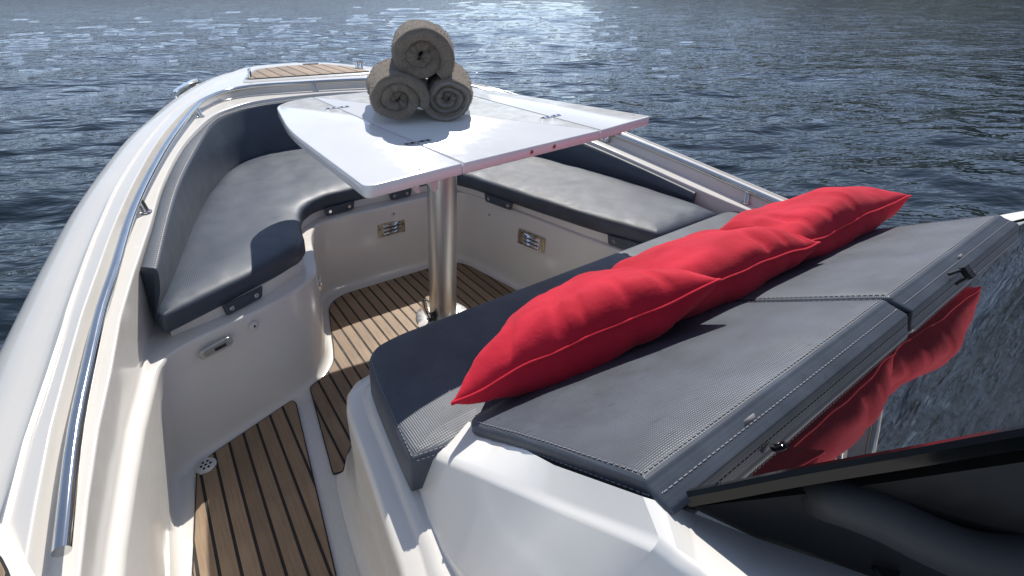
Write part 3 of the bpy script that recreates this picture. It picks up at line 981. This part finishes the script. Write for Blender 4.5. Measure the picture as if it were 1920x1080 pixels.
def shift(P, dx, dy):
    out = []
    n = len(P)
    for i, p in enumerate(P):
        t = P[min(i + 1, n - 1)] - P[max(i - 1, 0)]
        nn = np.array([t[1], -t[0]]); nn = nn / max(np.linalg.norm(nn), 1e-9)
        out.append(p + nn * dx)
    return out
loft_poly([(shift(fl, -.03, 0), .0015), (shift(fl, -.010, 0), .006), (fl, .025), ([a * .5 + b * .5 for a, b in zip(fl, ed)], .16), (ed, .315), (shift(ed, .003, 0), .325),
           (shift(ed, .010, 0), .332), (shift(ed, .035, 0), .3335), (shift(ed, .041, 0), .336), (shift(ed, .045, 0), .345), (shift(ed, .06, 0), .347)],
          'gel', 'sun_lounge_base')
# wedge that carries the reclined pads
mb = MB()
wx0, wx1 = .43, 1.74
mb.add([(wx0, .60, .335), (wx0, .565, .412), (wx0, .175, .598), (wx0, .03, .50), (wx0, .03, .335),
        (wx1, .60, .335), (wx1, .565, .412), (wx1, .175, .598), (wx1, .03, .50), (wx1, .03, .335)],
       [(0, 1, 2, 3, 4), (9, 8, 7, 6, 5), (0, 5, 6, 1), (1, 6, 7, 2), (2, 7, 8, 3), (3, 8, 9, 4), (4, 9, 5, 0)])
mb.build('backrest_support', 'gel', boat, smooth=False)

# white console wing at the port end of the lounge: top band, ridge, sloping outer face
def lin(pts, n):
    P = np.array(pts, float); L = np.concatenate([[0], np.cumsum(np.linalg.norm(np.diff(P, axis=0), axis=1))])
    t = np.linspace(0, L[-1], n)
    return list(np.stack([np.interp(t, L, P[:, k]) for k in range(3)], 1))
def wing(mirror=False):
    ST = [((.390, .555, .432), (.306, .540, .418), (.262, .548, .290), (.240, .545, .21), (.252, .540, .17)),
          ((.385, .460, .490), (.313, .478, .456), (.256, .487, .320), (.240, .480, .23), (.252, .470, .15)),
          ((.372, .324, .570), (.344, .3025, .545), (.260, .366, .375), (.244, .355, .25), (.258, .345, .10)),
          ((.375, .200, .649), (.349, .1635, .640), (.262, .225, .43), (.250, .205, .30), (.262, .205, .05)),
          ((.392, .186, .643), (.352, .145, .641), (.263, .200, .44), (.252, .180, .30), (.262, .180, .04)),
          ((.443, .176, .600), (.356, .125, .645), (.264, .170, .45), (.253, .150, .31), (.263, .150, .03)),
          ((.502, .128, .570), (.357, .100, .646), (.265, .130, .465), (.254, .115, .31), (.263, .115, .02)),
          ((.577, .040, .558), (.360, .030, .646), (.267, .050, .49), (.256, .040, .32), (.264, .040, .0)),
          ((.750, -.25, .545), (.380, -.25, .646), (.270, -.25, .560), (.260, -.25, .34), (.265, -.25, -.02))]
    stn = []
    for q in range(len(ST) - 1):
        for t in range(4):
            stn.append([np.array(a) * (1 - t / 4) + np.array(b) * t / 4 for a, b in zip(ST[q], ST[q + 1])])
    stn.append([np.array(a) for a in ST[-1]])
    secs = []
    for I_, D_, O_, L_, B_ in stn:
        P = [I_, D_ + np.array([.006, 0, .003]), D_ + np.array([-.004, 0, -.005]), O_, L_, B_]
        if mirror: P = [np.array([2.075 - p[0], p[1], p[2]]) for p in P]
        secs.append(fillet(P, [0, .005, .005, .006, .02, 0], 4))
    k = len(secs[0])
    vv = [tuple(p) for s_ in secs for p in s_]
    ff = grid_faces(len(secs), k)
    # rounded nose that closes the forward end
    nose = [np.array(p) for p in secs[0]]
    for step, (dy, sc) in enumerate(((.006, .985), (.010, .95), (.011, .85))):
        c = np.mean(nose, axis=0)
        ring = [c + (p - c) * sc + np.array([0, dy, -.002 * step]) for p in nose]
        base = len(vv); vv += [tuple(p) for p in ring]
        prev = 0 if step == 0 else base - k
        for j in range(k - 1): ff.append((prev + j, prev + j + 1, base + j + 1, base + j))
    ff.append(tuple(base + j for j in range(k)))
    return mesh_obj('console_wing', vv, ff, 'gel2', boat, sharp=R(22))
wing()
# starboard end coaming: bright lip rising aft past the pad
sc_in = catmull([(1.752, .60, .40), (1.752, .46, .455), (1.752, .33, .540), (1.752, .205, .625), (1.76, .10, .70)], 24)
sc_top = catmull([(1.800, .60, .405), (1.800, .44, .470), (1.800, .33, .550), (1.800, .205, .642), (1.80, .10, .715)], 24)
secs = []
for a, b in zip(sc_in, sc_top):
    secs.append(fillet([a, b, np.array([b[0] + .03, b[1], b[2] - .06]), np.array([b[0] + .06, b[1], .30])], [0, .010, .02, 0], 4))
mesh_obj('lounge_end_coaming', [tuple(p) for q in secs for p in q], grid_faces(24, len(secs[0])), 'gel2', boat)

# windscreen: dark raked pane, black frame, dash and helm behind it
TL = R(46)
up = Vector((0, -math.cos(TL), math.sin(TL))); wn_ = Vector((0, math.sin(TL), math.cos(TL)))
def wpt(x, s_, off=0.0):       # point on the pane: x across, s_ metres up the rake
    return Vector((x, .190, .632)) + up * s_ + wn_ * off
side = [(.412, -.004), (.424, .010), (.448, .055), (.482, .117), (.520, .197), (.555, .269), (.60, .38)]
otherside = [(2.165 - a, b) for a, b in side[::-1]]
outl = side + otherside
mb = MB(); n_ = len(outl)
mb.add([wpt(a, b, 0) for a, b in outl] + [wpt(a, b, -.008) for a, b in outl],
       [tuple(range(n_)), tuple(range(2 * n_ - 1, n_ - 1, -1))] + [(k, (k + 1) % n_, n_ + (k + 1) % n_, n_ + k) for k in range(n_)])
ws = mb.build('windscreen', 'glass', boat, smooth=False)
for sgn in (0, 1):
    S_ = catmull([(a if not sgn else 2.165 - a, b) for a, b in side], 24)
    sg = -1 if not sgn else 1
    prof = [(0.0, .0025), (sg * .008, .003), (sg * .010, -.002), (sg * .006, -.013), (sg * .0, -.015), (-sg * .02, -.015)]
    vv = [wpt(p[0] + dx, p[1], dn) for p in S_ for dx, dn in prof]
    ff = grid_faces(24, len(prof)) + [tuple(range(len(prof)))]
    mesh_obj('windscreen_frame', vv, ff, 'gloss', ws, sharp=R(24))
# fastener caps through the pane
for (x, s_) in ((.535, .062), (1.63, .062)):
    mb = MB(); mb.disc(wpt(x, s_, .0), wn_, .009, .003, 20); cp = mb.build('fastener_cap', 'gloss', ws)
    mb = MB(); mb.disc(wpt(x, s_, .0029), wn_, .004, .0015, 12); mb.build('cap_centre', 'black', cp)


mb = MB(); mb.box(wpt(1.272, .036, .006), (.022, .012, .010), Matrix.Rotation(R(46), 3, 'X')); mb.tube([wpt(1.262, .034, .008), wpt(1.240, .022, .010)], .003, 8)
mb.build('cushion_latch', 'black', ws, smooth=False)
# dash cheek and padded grip behind the screen, in its shade
def slab(name, pts, off, mat, parent):
    n = len(pts); off = Vector(off)
    vv = [Vector(p) for p in pts] + [Vector(p) + off for p in pts]
    return mesh_obj(name, vv, [tuple(range(n)), tuple(range(2 * n - 1, n - 1, -1))] + [(k, (k + 1) % n, n + (k + 1) % n, n + k) for k in range(n)], mat, parent, smooth=False)
slab('dash_cheek', [(.462, .196, .562), (.52, .115, .556), (.58, .04, .555), (.70, -.12, .555), (.66, -.12, .90), (.575, -.01, .79), (.50, .095, .685), (.445, .180, .604)], (.03, .02, .0), 'dash', boat)
slab('dash_panel', [(.56, .14, .60), (1.66, .14, .60), (1.66, -.30, .60), (.76, -.30, .60)], (0, 0, -.05), 'black', boat)
grip = MB()
gp = catmull([(.535, .100, .650), (.512, .088, .676), (.512, .072, .686), (.526, .048, .684), (.540, .018, .680), (.562, -.012, .676), (.60, -.040, .676), (.70, -.10, .676)], 40)
grip.tube(gp, [.0225] * 40, 20)
grip.build('padded_grip', 'softblack', boat, sharp=R(60))
mb = MB(); mb.disc((.575, .035, .58), (-.4, .0, 1), .012, .006, 16); mb.build('dash_screw', 'black', boat)

# ================================================================== CUSHIONS (lift-off upholstery)
SEAT0, SEAT1 = .372, .430
def snap_tab(parent, a, b, nrm, h=.034, z1=.378):
    """dark tab hanging below a cushion, with two snap studs"""
    a, b, nrm = Vector((a[0], a[1], 0)), Vector((b[0], b[1], 0)), Vector((nrm[0], nrm[1], 0)).normalized()
    u = (b - a).normalized(); L = (b - a).length; c = (a + b) / 2
    pts = [(-L / 2 - .006, 0), (-L / 2, -h + .004), (-L / 2 + .006, -h), (L / 2 - .006, -h), (L / 2, -h + .004), (L / 2 + .006, 0)]
    vv = [c + u * p + Vector((0, 0, z1 + q)) + nrm * o for o in (.002, .006) for p, q in pts]
    n = 6
    t = mesh_obj('snap_tab', vv, [tuple(range(n)), tuple(range(2 * n - 1, n - 1, -1))] + [(k, (k + 1) % n, n + (k + 1) % n, n + k) for k in range(n)], 'vinyl', parent, smooth=False)
    for s_ in (-1, 1):
        d_ = MB(); d_.disc(c + u * s_ * (L / 2 - .018) + nrm * .006 + Vector((0, 0, z1 - h * .52)), nrm, .0072, .004, 14)
        d_.build('snap_stud', 'steel', t)

seatA = [(-.060, 1.222), (.032, 1.258), (.135, 1.300), (.285, 1.368), (.340, 1.402), (.370, 1.452), (.380, 1.515), (.413, 1.648), (.440, 1.700), (.490, 1.748), (.557, 1.774), (.74, 1.782), (1.055, 1.772),
         (1.075, 1.80), (1.30, 2.33), (1.15, 2.44), (.85, 2.53), (.55, 2.51), (.43, 2.45), (.335, 2.365), (.255, 2.25), (.145, 2.00), (.045, 1.71), (-.010, 1.50), (-.045, 1.38), (-.072, 1.27)]
vv, ff = cushion_mesh(round_poly(seatA, [.012] + [.02] * 11 + [.02, .02, .02] + [.05] * 10 + [.012], 4), SEAT0, SEAT1, .016, .012, wob=.003)
sc1 = mesh_obj('seat_cushion', vv, ff, 'vinyl')
tag(sc1, 'long slate grey seat cushion curving round the port side and bow', 'cushion')
snap_tab(sc1, (.085, 1.276), (.190, 1.318), (.37, -.93))
snap_tab(sc1, (.545, 1.770), (.665, 1.777), (0, -1)); snap_tab(sc1, (.835, 1.777), (.93, 1.775), (0, -1))
seatB = [(1.130, 1.70), (1.160, 1.610), (1.222, 1.313), (1.285, 1.052), (1.352, .852), (1.672, .842), (1.690, .94), (1.680, 1.21), (1.62, 1.75), (1.47, 2.15), (1.335, 2.30), (1.10, 1.78)]
vv, ff = cushion_mesh(round_poly(seatB, [.02, .02, .05, .05, .012, .012, .03, .1, .1, .1, .02, .02], 4), SEAT0, SEAT1, .016, .012, wob=.003)
sc2 = mesh_obj('seat_cushion', vv, ff, 'vinyl2')
tag(sc2, 'straight slate grey seat cushion along the starboard side, right of the table post', 'cushion')
snap_tab(sc2, (1.172, 1.545), (1.202, 1.410), (-.97, -.22)); snap_tab(sc2, (1.300, 1.000), (1.338, .885), (-.95, -.31))

def backrest(bi, ti, to, name, label, cat='cushion'):
    n = 70
    a, b, c = catmull(bi, n), catmull(ti, n), catmull(to, n)
    secs = []
    for i in range(n):
        d_ = c[i].copy(); d_[2] = .385; e_ = a[i].copy(); e_[2] = .385
        mid = (a[i] + b[i]) / 2 
        # padded front bulges a little into the seat
        t = a[min(i + 1, n - 1)] - a[max(i - 1, 0)]; nn = np.array([t[1], -t[0], 0]); nn = nn / max(np.linalg.norm(nn), 1e-9)
        mid = mid + nn * .008
        P = [e_, a[i], mid, b[i], c[i], d_]
        secs.append(fillet(P, [0, .01, .03, .014, .012, 0], 5))
    k = len(secs[0])
    vv = [tuple(p) for s_ in secs for p in s_]
    ff = grid_faces(n, k) + [tuple(range(k)), tuple((n - 1) * k + j for j in range(k - 1, -1, -1))]
    o = mesh_obj(name, vv, ff, 'vinyl', sharp=R(48))
    tag(o, label, cat)
    for off in (.004, .010):
        path = [b[i] * (1 - off / .045) + c[i] * (off / .045) + np.array([0, 0, .0006]) for i in range(n)]
        stitches(path, 'stitching', o, .007, .003, .0009)
    return o
b1 = backrest([(-.066, 1.246, .432), (-.024, 1.37, .432), (.028, 1.56, .432), (.149, 1.976, .432), (.255, 2.225, .432), (.355, 2.385, .432), (.50, 2.470, .432), (.63, 2.49, .432), (.85, 2.492, .432), (1.1, 2.43, .432), (1.30, 2.32, .432)],
              [(-.041, 1.265, .537), (.016, 1.541, .568), (.084, 1.809, .596), (.219, 2.223, .630), (.294, 2.395, .642), (.395, 2.500, .650), (.503, 2.545, .654), (.610, 2.562, .655), (.85, 2.56, .655), (1.1, 2.49, .650), (1.31, 2.38, .645)],
              [(-.079, 1.290, .543), (-.034, 1.493, .566), (.018, 1.740, .592), (.108, 2.043, .621), (.198, 2.260, .635), (.294, 2.435, .647), (.42, 2.548, .656), (.575, 2.595, .659), (.85, 2.600, .659), (1.1, 2.53, .654), (1.33, 2.42, .648)],
              'backrest_cushion', 'tall slate grey backrest wrapping round the port side and bow behind the table')
b2 = backrest([(1.335, 2.305, .432), (1.46, 2.13, .432), (1.585, 1.80, .432), (1.655, 1.40, .432), (1.678, 1.10, .432), (1.686, .95, .432)],
              [(1.345, 2.365, .640), (1.485, 2.18, .620), (1.60, 1.86, .580), (1.665, 1.46, .526), (1.682, 1.20, .494), (1.688, .955, .462)],
              [(1.360, 2.405, .645), (1.505, 2.215, .626), (1.618, 1.95, .594), (1.690, 1.50, .533), (1.703, 1.22, .500), (1.708, .958, .468)],
              'backrest_cushion', 'low slate grey backrest tapering along the starboard coaming')

# ---- sun pads
padF = [(.262, .535), (.272, .62), (.289, .736), (.302, .800), (.335, .835), (.40, .846), (1.70, .838), (1.775, .800), (1.79, .70), (1.79, .50), (.435, .500)]
vv, ff = cushion_mesh(round_poly(padF, [.006, .05, .05, .04, .04, .04, .04, .04, .02, .01, .006], 4), .350, .434, .011, .006, wob=.002)
pf = mesh_obj('sun_pad', vv, ff, 'vinyl2')
tag(pf, 'flat slate grey sun pad just aft of the footwell, under the red pillows', 'sun pad')
stitches([(.2685, .540, .4345), (.279, .62, .4345), (.296, .736, .4345), (.309, .795, .4345), (.338, .826, .434)], 'stitching', pf)
stitches([(.2655, .545, .424), (.2735, .62, .424), (.290, .736, .424)], 'stitching', pf)
stitches([(.272, .538, .4345), (.435, .507, .4345)], 'stitching', pf); stitches([(.274, .533, .427), (.435, .501, .427)], 'stitching', pf)

def recline(v):
    """local pad coordinates (x, run up the slope, height above the slope) to the boat"""
    a = R(31.0)
    run, hgt = v[1], v[2]
    if run > .388 and hgt < .0262: run += (.0262 - hgt) * 1.05
    return (v[0], .535 - run * math.cos(a) + hgt * math.sin(a), .423 + run * math.sin(a) + hgt * math.cos(a))
def recl_pad(x0, x1, label, cutL, cutR):
    run = .402
    if cutL:
        poly = [(x0 + cutL[0], 0.02), (x1 - .004, 0.005), (x1 - .004, run), (x0 + cutL[1], run), (x0 + cutL[1] * .9 - .002, run * .45)]
        rad = [.045, .02, .008, .008, .04]
    else:
        poly = [(x0 + .004, 0.005), (x1 - cutR[0], 0.02), (x1 - cutR[1] * .9 + .002, run * .45), (x1 - cutR[1], run), (x0 + .004, run)]
        rad = [.02, .045, .04, .008, .008]
    vv, ff = cushion_mesh(round_poly(poly, rad, 5), 0.0, .034, .009, .005, zfun=recline, wob=.0022)
    o = mesh_obj('reclined_sun_pad', vv, ff, 'vinyl2')
    tag(o, label, 'sun pad')
    def line(pts): return [recline((p[0], p[1], p[2])) for p in pts]
    e = .008
    P = inset(densify(round_poly(poly, rad, 5), .02) if area2(poly) > 0 else densify(round_poly(poly, rad, 5), .02)[::-1], e)
    P = P + [P[0]]
    stitches(line([(p[0], p[1], .0352) for p in P]), 'stitching', o)
    # second row and welt on the visible sides
    Q = inset(P[:-1], -e - .0008); Q = list(Q) + [Q[0]]
    stitches(line([(p[0], p[1], .0175) for p in Q]), 'stitching', o)
    # care tag on the aft edge
    xt = x0 + (x1 - x0) * (.33 if not cutR else .45)
    mb = MB(); p_ = recline((xt, run + .0015, .020)); mb.box(p_, (.022, .0015, .009), Matrix.Rotation(R(-31), 3, 'X')); mb.build('care_tag', 'thread', o)
    return o
recl_pad(.345, 1.040, 'weathered slate grey reclined sun pad nearest the camera, beside the white console', (.02, .040), None)
recl_pad(1.044, 1.735, 'weathered slate grey reclined sun pad beyond the seam, at the starboard end', None, (.02, .035))

# ================================================================== TABLE
TZ = .80
table = root('pedestal_table', (.83, 1.347, .006))
tag(table, 'white folding pedestal table on a thick steel post carrying the towels', 'table')
T0 = .772
def top_panel(poly, rad):
    P = round_poly(poly, rad, 6)
    if area2(P) < 0: P = P[::-1]
    n = len(P)
    rings = [(inset(P, .003), T0), (P, T0 + .003), (P, TZ - .003), (inset(P, .0012), TZ - .0008), (inset(P, .003), TZ)]
    vv = [(p[0], p[1], z) for ring, z in rings for p in ring]
    ff = [(i * n + k, i * n + (k + 1) % n, (i + 1) * n + (k + 1) % n, (i + 1) * n + k) for i in range(4) for k in range(n)]
    ff += [tuple(4 * n + k for k in range(n)), tuple(range(n - 1, -1, -1))]
    return mesh_obj('table_leaf', vv, ff, 'laminate', table, sharp=R(50))
g = .0012
top_panel([(.350, .857), (.597 - g, .8785), (.570 - g, 1.844), (.478, 1.822), (.408, 1.755), (.351, 1.40)], [.022, .002, .002, .05, .06, .12])
top_panel([(.597 + g, .8785), (1.082 - g, .911), (1.078 - g, 1.795), (.80, 1.828), (.570 + g, 1.844)], [.002, .002, .002, .05, .002])
top_panel([(1.082 + g, .911), (1.345, .945), (1.197, 1.660), (1.160, 1.755), (1.078 + g, 1.795)], [.002, .012, .08, .05, .002])
for k in range(2):
    x, y = ((.815, .8935), (.897, .899))[k]
    mb = MB(); mb.disc((x, y, .786), (.066, -.998, 0), .0062, .002, 14); mb.build('edge_screw', 'screw', table)
    mb = MB(); mb.disc((x + .0001, y - .0021, .786), (.066, -.998, 0), .0028, .0006, 8); mb.build('screw_slot', 'hole', table)
for (x, y) in ((.495, .892), (1.308, .984)):
    mb = MB(); mb.disc((x, y, TZ), (0, 0, 1), .0052, .0012, 14); mb.build('leaf_pin', 'steel', table)
def hinge(c, rz, mat='steel'):
    u = Vector((math.cos(rz), math.sin(rz), 0)); v = Vector((-math.sin(rz), math.cos(rz), 0)); nz = Vector((0, 0, 1))
    mb = MB()
    for s_ in (-1, 1):
        mb.add(*oblong(Vector((c[0], c[1], TZ)) + u * s_ * .0215, u, v, nz, .042, .019, .0022))
    h_ = mb.build('flush_hinge', mat, table)
    for s_ in (-.033, -.014, .014, .033):
        d_ = MB(); d_.disc(Vector((c[0], c[1], TZ + .0021)) + u * s_, nz, .0048, .0010, 10); d_.build('hinge_screw', 'hole', h_)
hinge((.576, 1.605), R(-2)); hinge((1.081, 1.108), R(2)); hinge((.5915, 1.080), R(2), 'brushed')
def hook(c, rz, s_=1.0):
    u = Vector((math.cos(rz), math.sin(rz), 0)); v = Vector((-math.sin(rz), math.cos(rz), 0))
    outer = [(-.028, 0), (.028, 0), (.028, -.052), (.018, -.055), (.012, -.042), (.008, -.030), (-.002, -.024), (-.012, -.030), (-.015, -.040), (-.012, -.048), (-.018, -.050), (-.026, -.040), (-.028, -.020)]
    n = len(outer)
    vv = [Vector(c) + u * p * s_ + Vector((0, 0, q * s_)) + v * o for o in (-.007, .007) for p, q in outer]
    mesh_obj('leaf_hook', vv, [tuple(range(n)), tuple(range(2 * n - 1, n - 1, -1))] + [(k, (k + 1) % n, n + (k + 1) % n, n + k) for k in range(n)], 'plastic', table, smooth=False)
hook((.556, .985, T0), R(4), 1.3); hook((1.285, 1.020, T0), R(6), .8)
mb = MB(); mb.lathe((.83, 1.347, .006), [(.105, 0), (.105, .006), (.098, .011), (.062, .016), (.056, .022)], 40); mb.build('post_base', 'brushed', table)
mb = MB(); mb.lathe((.83, 1.347, .02), [(.0515, 0), (.0515, T0 - .052), (.0500, T0 - .050)], 48); mb.build('post', 'brushed', table)
mb = MB(); mb.box((.83, 1.347, T0 - .016), (.30, .30, .032)); mb.build('post_head', 'plastic', table, smooth=False)
lv = MB(); lv.tube([(.768, 1.325, .040), (.752, 1.322, .055), (.738, 1.325, .095), (.736, 1.327, .125)], [.008, .009, .010, .009], 12); lever = lv.build('lock_lever', 'steel', table)
mb = MB(); mb.box((.765, 1.325, .045), (.03, .022, .022)); mb.build('lever_block', 'black', lever)
mb = MB(); mb.lathe((.760, 1.325, .0065), [(.045, 0), (.045, .008), (.03, .014)], 24); mb.build('lever_foot', 'plastic', lever)

# ================================================================== ROLLED TOWELS
AZT = R(27)
def towel(name, label, c, r_out, length, turns, seed, az, flap=0.25, start=0.0, squash=1.0, hem=False, drop=1.0):
    """a towel folded and rolled: thick ribbon wound in a spiral, seen end on"""
    rng = random.Random(seed)
    axis = Vector((math.sin(az), math.cos(az), 0)); side_ = Vector((math.cos(az), -math.sin(az), 0)); upv = Vector((0, 0, 1))
    th = r_out / (turns + 0.15)
    nS, nL = 150, 26
    t0 = 0.42 / max(turns, 1)
    sp = []
    for i in range(nS):
        q = i / (nS - 1)
        a = start + (1 - q) * turns * 2 * math.pi
        rr = (r_out - th * .5) * (1 - (1 - q) * .97) 
        sp.append((a, rr, q))
    verts_, faces_ = [], []
    cross = 10
    for li in range(nL):
        l = li / (nL - 1)
        for i, (a, rr, q) in enumerate(sp):
            # folded end edges wander in and out, inner coils sit a little deeper
            endw = .022 * noise.noise(Vector((q * 7, seed * 3.1, 0))) - .016 * (1 - q) + .009 * noise.noise(Vector((q * 34, seed, 7)))
            y = -endw if l == 0 else 0
            z_off = (l - 0.0) * length
            if l < .12: z_off -= endw * (1 - l / .12)
            wob_ = 1 + .10 * noise.noise(Vector((math.cos(a) * 1.1, math.sin(a) * 1.1, l * 2.5 + seed))) + .05 * noise.noise(Vector((a * 1.1, l * 7, seed)))
            sm = min(1.0, l / .45); sm = sm * sm * (3 - 2 * sm)
            p0 = rr * wob_ * (.93 + .07 * sm) * (1 - .10 * max(0, l - .75) / .25)
            for side_i in range(2):
                rad = p0 + (th * (.50 * (.93 + .07 * sm)) if side_i else -th * (.50 * (.93 + .07 * sm)))
                rad = max(rad, .0015)
                # soft folded edge at the visible end: the rim rounds over
                if l == 0: rad = p0 + (th * .34 if side_i else -th * .34)
                x = math.cos(a) * rad; zv = math.sin(a) * rad * squash
                sag = max(0, -zv - r_out * .82); zv = max(zv, -r_out * .94 * squash * (.93 + .07 * sm)) - r_out * squash * .94 * .07 * (1 - sm) * drop
                verts_.append(Vector(c) + axis * (z_off + (0.006 if l == 0 else 0) * -1) + side_ * x + upv * zv)
    per = nS * 2
    for li in range(nL - 1):
        for i in range(nS - 1):
            A = li * per + i * 2; B = A + 2; C_ = (li + 1) * per + i * 2; D_ = C_ + 2
            faces_.append((A + 1, B + 1, D_ + 1, C_ + 1))      # outer skin
            faces_.append((A, C_, D_, B))                      # inner skin
        e = (nS - 1) * 2
        A = li * per + e; C_ = (li + 1) * per + e
        faces_.append((A, A + 1, C_ + 1, C_))
        A = li * per; C_ = (li + 1) * per
        faces_.append((A + 1, A, C_, C_ + 1))
    for li in (0, nL - 1):
        for i in range(nS - 1):
            A = li * per + i * 2
            q = (A, A + 1, A + 3, A + 2)
            faces_.append(q if li else q[::-1])
    o = mesh_obj(name, verts_, faces_, 'terry', sharp=None)
    tag(o, label, 'towel', 'rolled towels stacked on the table')
    # terry pile: short tufts over the outside of the roll
    tris = MB(); fs = [f for f in faces_ if len(f) == 4]
    for _ in range(7000):
        f = fs[rng.randrange(len(fs))]
        a_, b_, c_, d_ = (verts_[q] for q in f)
        s1, t1 = rng.random(), rng.random()
        p = (a_ * (1 - s1) + b_ * s1) * (1 - t1) + (d_ * (1 - s1) + c_ * s1) * t1
        rel = p - Vector(c) - axis * (p - Vector(c)).dot(axis)
        if (p - Vector(c)).dot(axis) > .02 and rel.length < r_out * .72 * squash: continue
        if p.z < TZ + .004: continue
        nrm_ = (rel.normalized() if (p - Vector(c)).dot(axis) > .012 else -axis) + Vector((rng.uniform(-.7, .7), rng.uniform(-.7, .7), rng.uniform(-.7, .7)))
        nrm_.normalize(); sd = nrm_.orthogonal().normalized() * .0011
        h_ = rng.uniform(.0022, .0042)
        tris.add([p - sd, p + sd, p + nrm_ * h_ + sd * .5, p + nrm_ * h_ - sd * .5], [(0, 1, 2, 3)])
    pile = tris.build('terry_pile', 'terry', o, smooth=False, sharp=None); pile['kind'] = 'stuff'
    if hem:
        # pale woven hem following the cut edge round the coil
        P = [verts_[i * 2 + 1] * .5 + verts_[i * 2] * .5 - axis * .0015 for i in range(int(nS * .12), nS)]
        mb = MB(); mb.tube(P, .0020, 6); mb.build('hem', M['thread'], o)
    return o
r1, r2, r3 = .102, .090, .110
cA = Vector((.640, 1.276, TZ + r1 * .94 * .84))
cB = Vector((.782, 1.232, TZ + r2 * .94 * .86))
cC = Vector((.712, 1.262, TZ + .192))
towel('rolled_towel', 'taupe rolled towel at the lower left of the stack on the table', cA, r1, .36, 2.7, 1, R(24), start=R(-25), squash=.84)
towel('rolled_towel', 'taupe rolled towel at the lower right of the stack, with a pale inner edge', cB, r2, .36, 3.2, 2, R(32), start=R(190), squash=.86, hem=True)
towel('rolled_towel', 'taupe rolled towel on top of the other two', cC, r3, .36, 2.3, 5, R(28), start=R(-50), squash=.90, drop=.5)

# ================================================================== RED PILLOWS
def pillow(label, AL, AR, FL, FR, T, seed, roll=0.0, lump=None):
    AL, AR, FL, FR = (Vector(p) for p in (AL, AR, FL, FR))
    n = 64
    ux = ((AR - AL) + (FR - FL)).normalized(); vy = ((FL - AL) + (FR - AR)).normalized(); nz = ux.cross(vy).normalized()
    def edge_pull(u, v):
        # seams bow inwards between the corners
        du = .045 * (1 - u * u) * (1 if v > 0 else -1) * abs(v) ** 3
        dv_ = .045 * (1 - v * v) * (1 if u > 0 else -1) * abs(u) ** 3
        return dv_, du
    def pt(u, v, s_):
        dx, dy = edge_pull(u, v)
        a, b = (u - dx * 1.2 + 1) / 2, (v - dy * 1.2 + 1) / 2
        p = AL * (1 - a) * (1 - b) + AR * a * (1 - b) + FL * (1 - a) * b + FR * a * b
        e = (max(0, 1 - abs(u) ** 2.7) * max(0, 1 - abs(v) ** 4.2))
        t = T * .5 * e ** .50
        # gathers radiating from the seam and corners
        near = (1 - e) ** 1.5
        rg = lambda q: (1 - abs(noise.noise(q)) * 2.2)
        w1 = rg(Vector((u * 6 + seed, v * 1.3 + u * .8, s_ * 2.0))) * .0016 + rg(Vector((u * 13 + v * 2, v * 3 + seed, s_))) * .0022 * near
        w2 = noise.noise(Vector((u * 1.8, v * 1.6 + seed, 9.0 + s_))) * .012
        crease = 0
        if lump:
            for (cu, cv, wdt, dep) in lump:
                crease -= dep * (1 if s_ > 0 else .25) * math.exp(-((u - cu) / wdt) ** 2) * math.exp(-((v - cv) / .45) ** 2)
        t = t + (w1 * (0.35 + near) + w2 + crease) * min(1, e * 6)
        seam = .006 * noise.noise(Vector((u * 3 + seed, v * 3, 4))) + .012 * noise.noise(Vector((u * 1.2 + seed, v * 1.2, 14)))
        return p + nz * (seam + s_ * t + .004 * math.sin(u * 9 + seed) * (1 - abs(v)) * 0)
    rr = [math.sin(math.pi / 2 * (-1 + 2 * i / n)) for i in range(n + 1)]
    vv, ff = [], []
    for s_ in (1, -1):
        base = len(vv)
        for v in rr:
            for u in rr: vv.append(pt(u, v, s_))
        for j in range(n):
            for i in range(n):
                q = (base + j * (n + 1) + i, base + j * (n + 1) + i + 1, base + (j + 1) * (n + 1) + i + 1, base + (j + 1) * (n + 1) + i)
                ff.append(q if s_ > 0 else q[::-1])
    o = mesh_obj('throw_pillow', vv, ff, 'red')
    tag(o, label, 'pillow', 'red pillows lined up on the sun pads')
    rim = [pt(u, -1, 1) for u in rr[:-1]] + [pt(1, v, 1) for v in rr[:-1]] + [pt(u, 1, 1) for u in rr[::-1][:-1]] + [pt(-1, v, 1) for v in rr[::-1][:-1]]
    # even out points bunched in the corners
    keep = [rim[0]]
    for p in rim[1:]:
        if (p - keep[-1]).length > .004: keep.append(p)
    mb = MB(); mb.tube(keep, .0036, 8, closed=True)
    mb.build('piping', 'red', o, sharp=None)
    return o
pillow('red pillow at the port end of the row, nearest the camera', (.345, .535, .515), (.905, .425, .630), (.61, .69, .450), (.96, .67, .470), .150, 1.0,
       lump=[(-.22, -.9, .035, .020), (-.05, -.85, .02, .010), (.30, -.9, .03, .014), (.62, -.8, .03, .012), (-.6, -.8, .03, .010)])
pillow('red pillow in the middle of the row, tucked behind the nearest one', (.80, .465, .575), (1.335, .425, .592), (.88, .70, .462), (1.37, .67, .465), .150, 4.0,
       lump=[(.35, -.9, .035, .016), (.6, -.8, .03, .012), (.85, -.6, .03, .014)])
pillow('red pillow at the starboard end of the row with its tip over the water', (1.255, .445, .58), (1.815, .402, .612), (1.33, .69, .468), (1.72, .63, .49), .150, 8.0,
       lump=[(-.3, -.9, .03, .014), (.1, -.85, .025, .010), (-.6, -.6, .04, .012)])
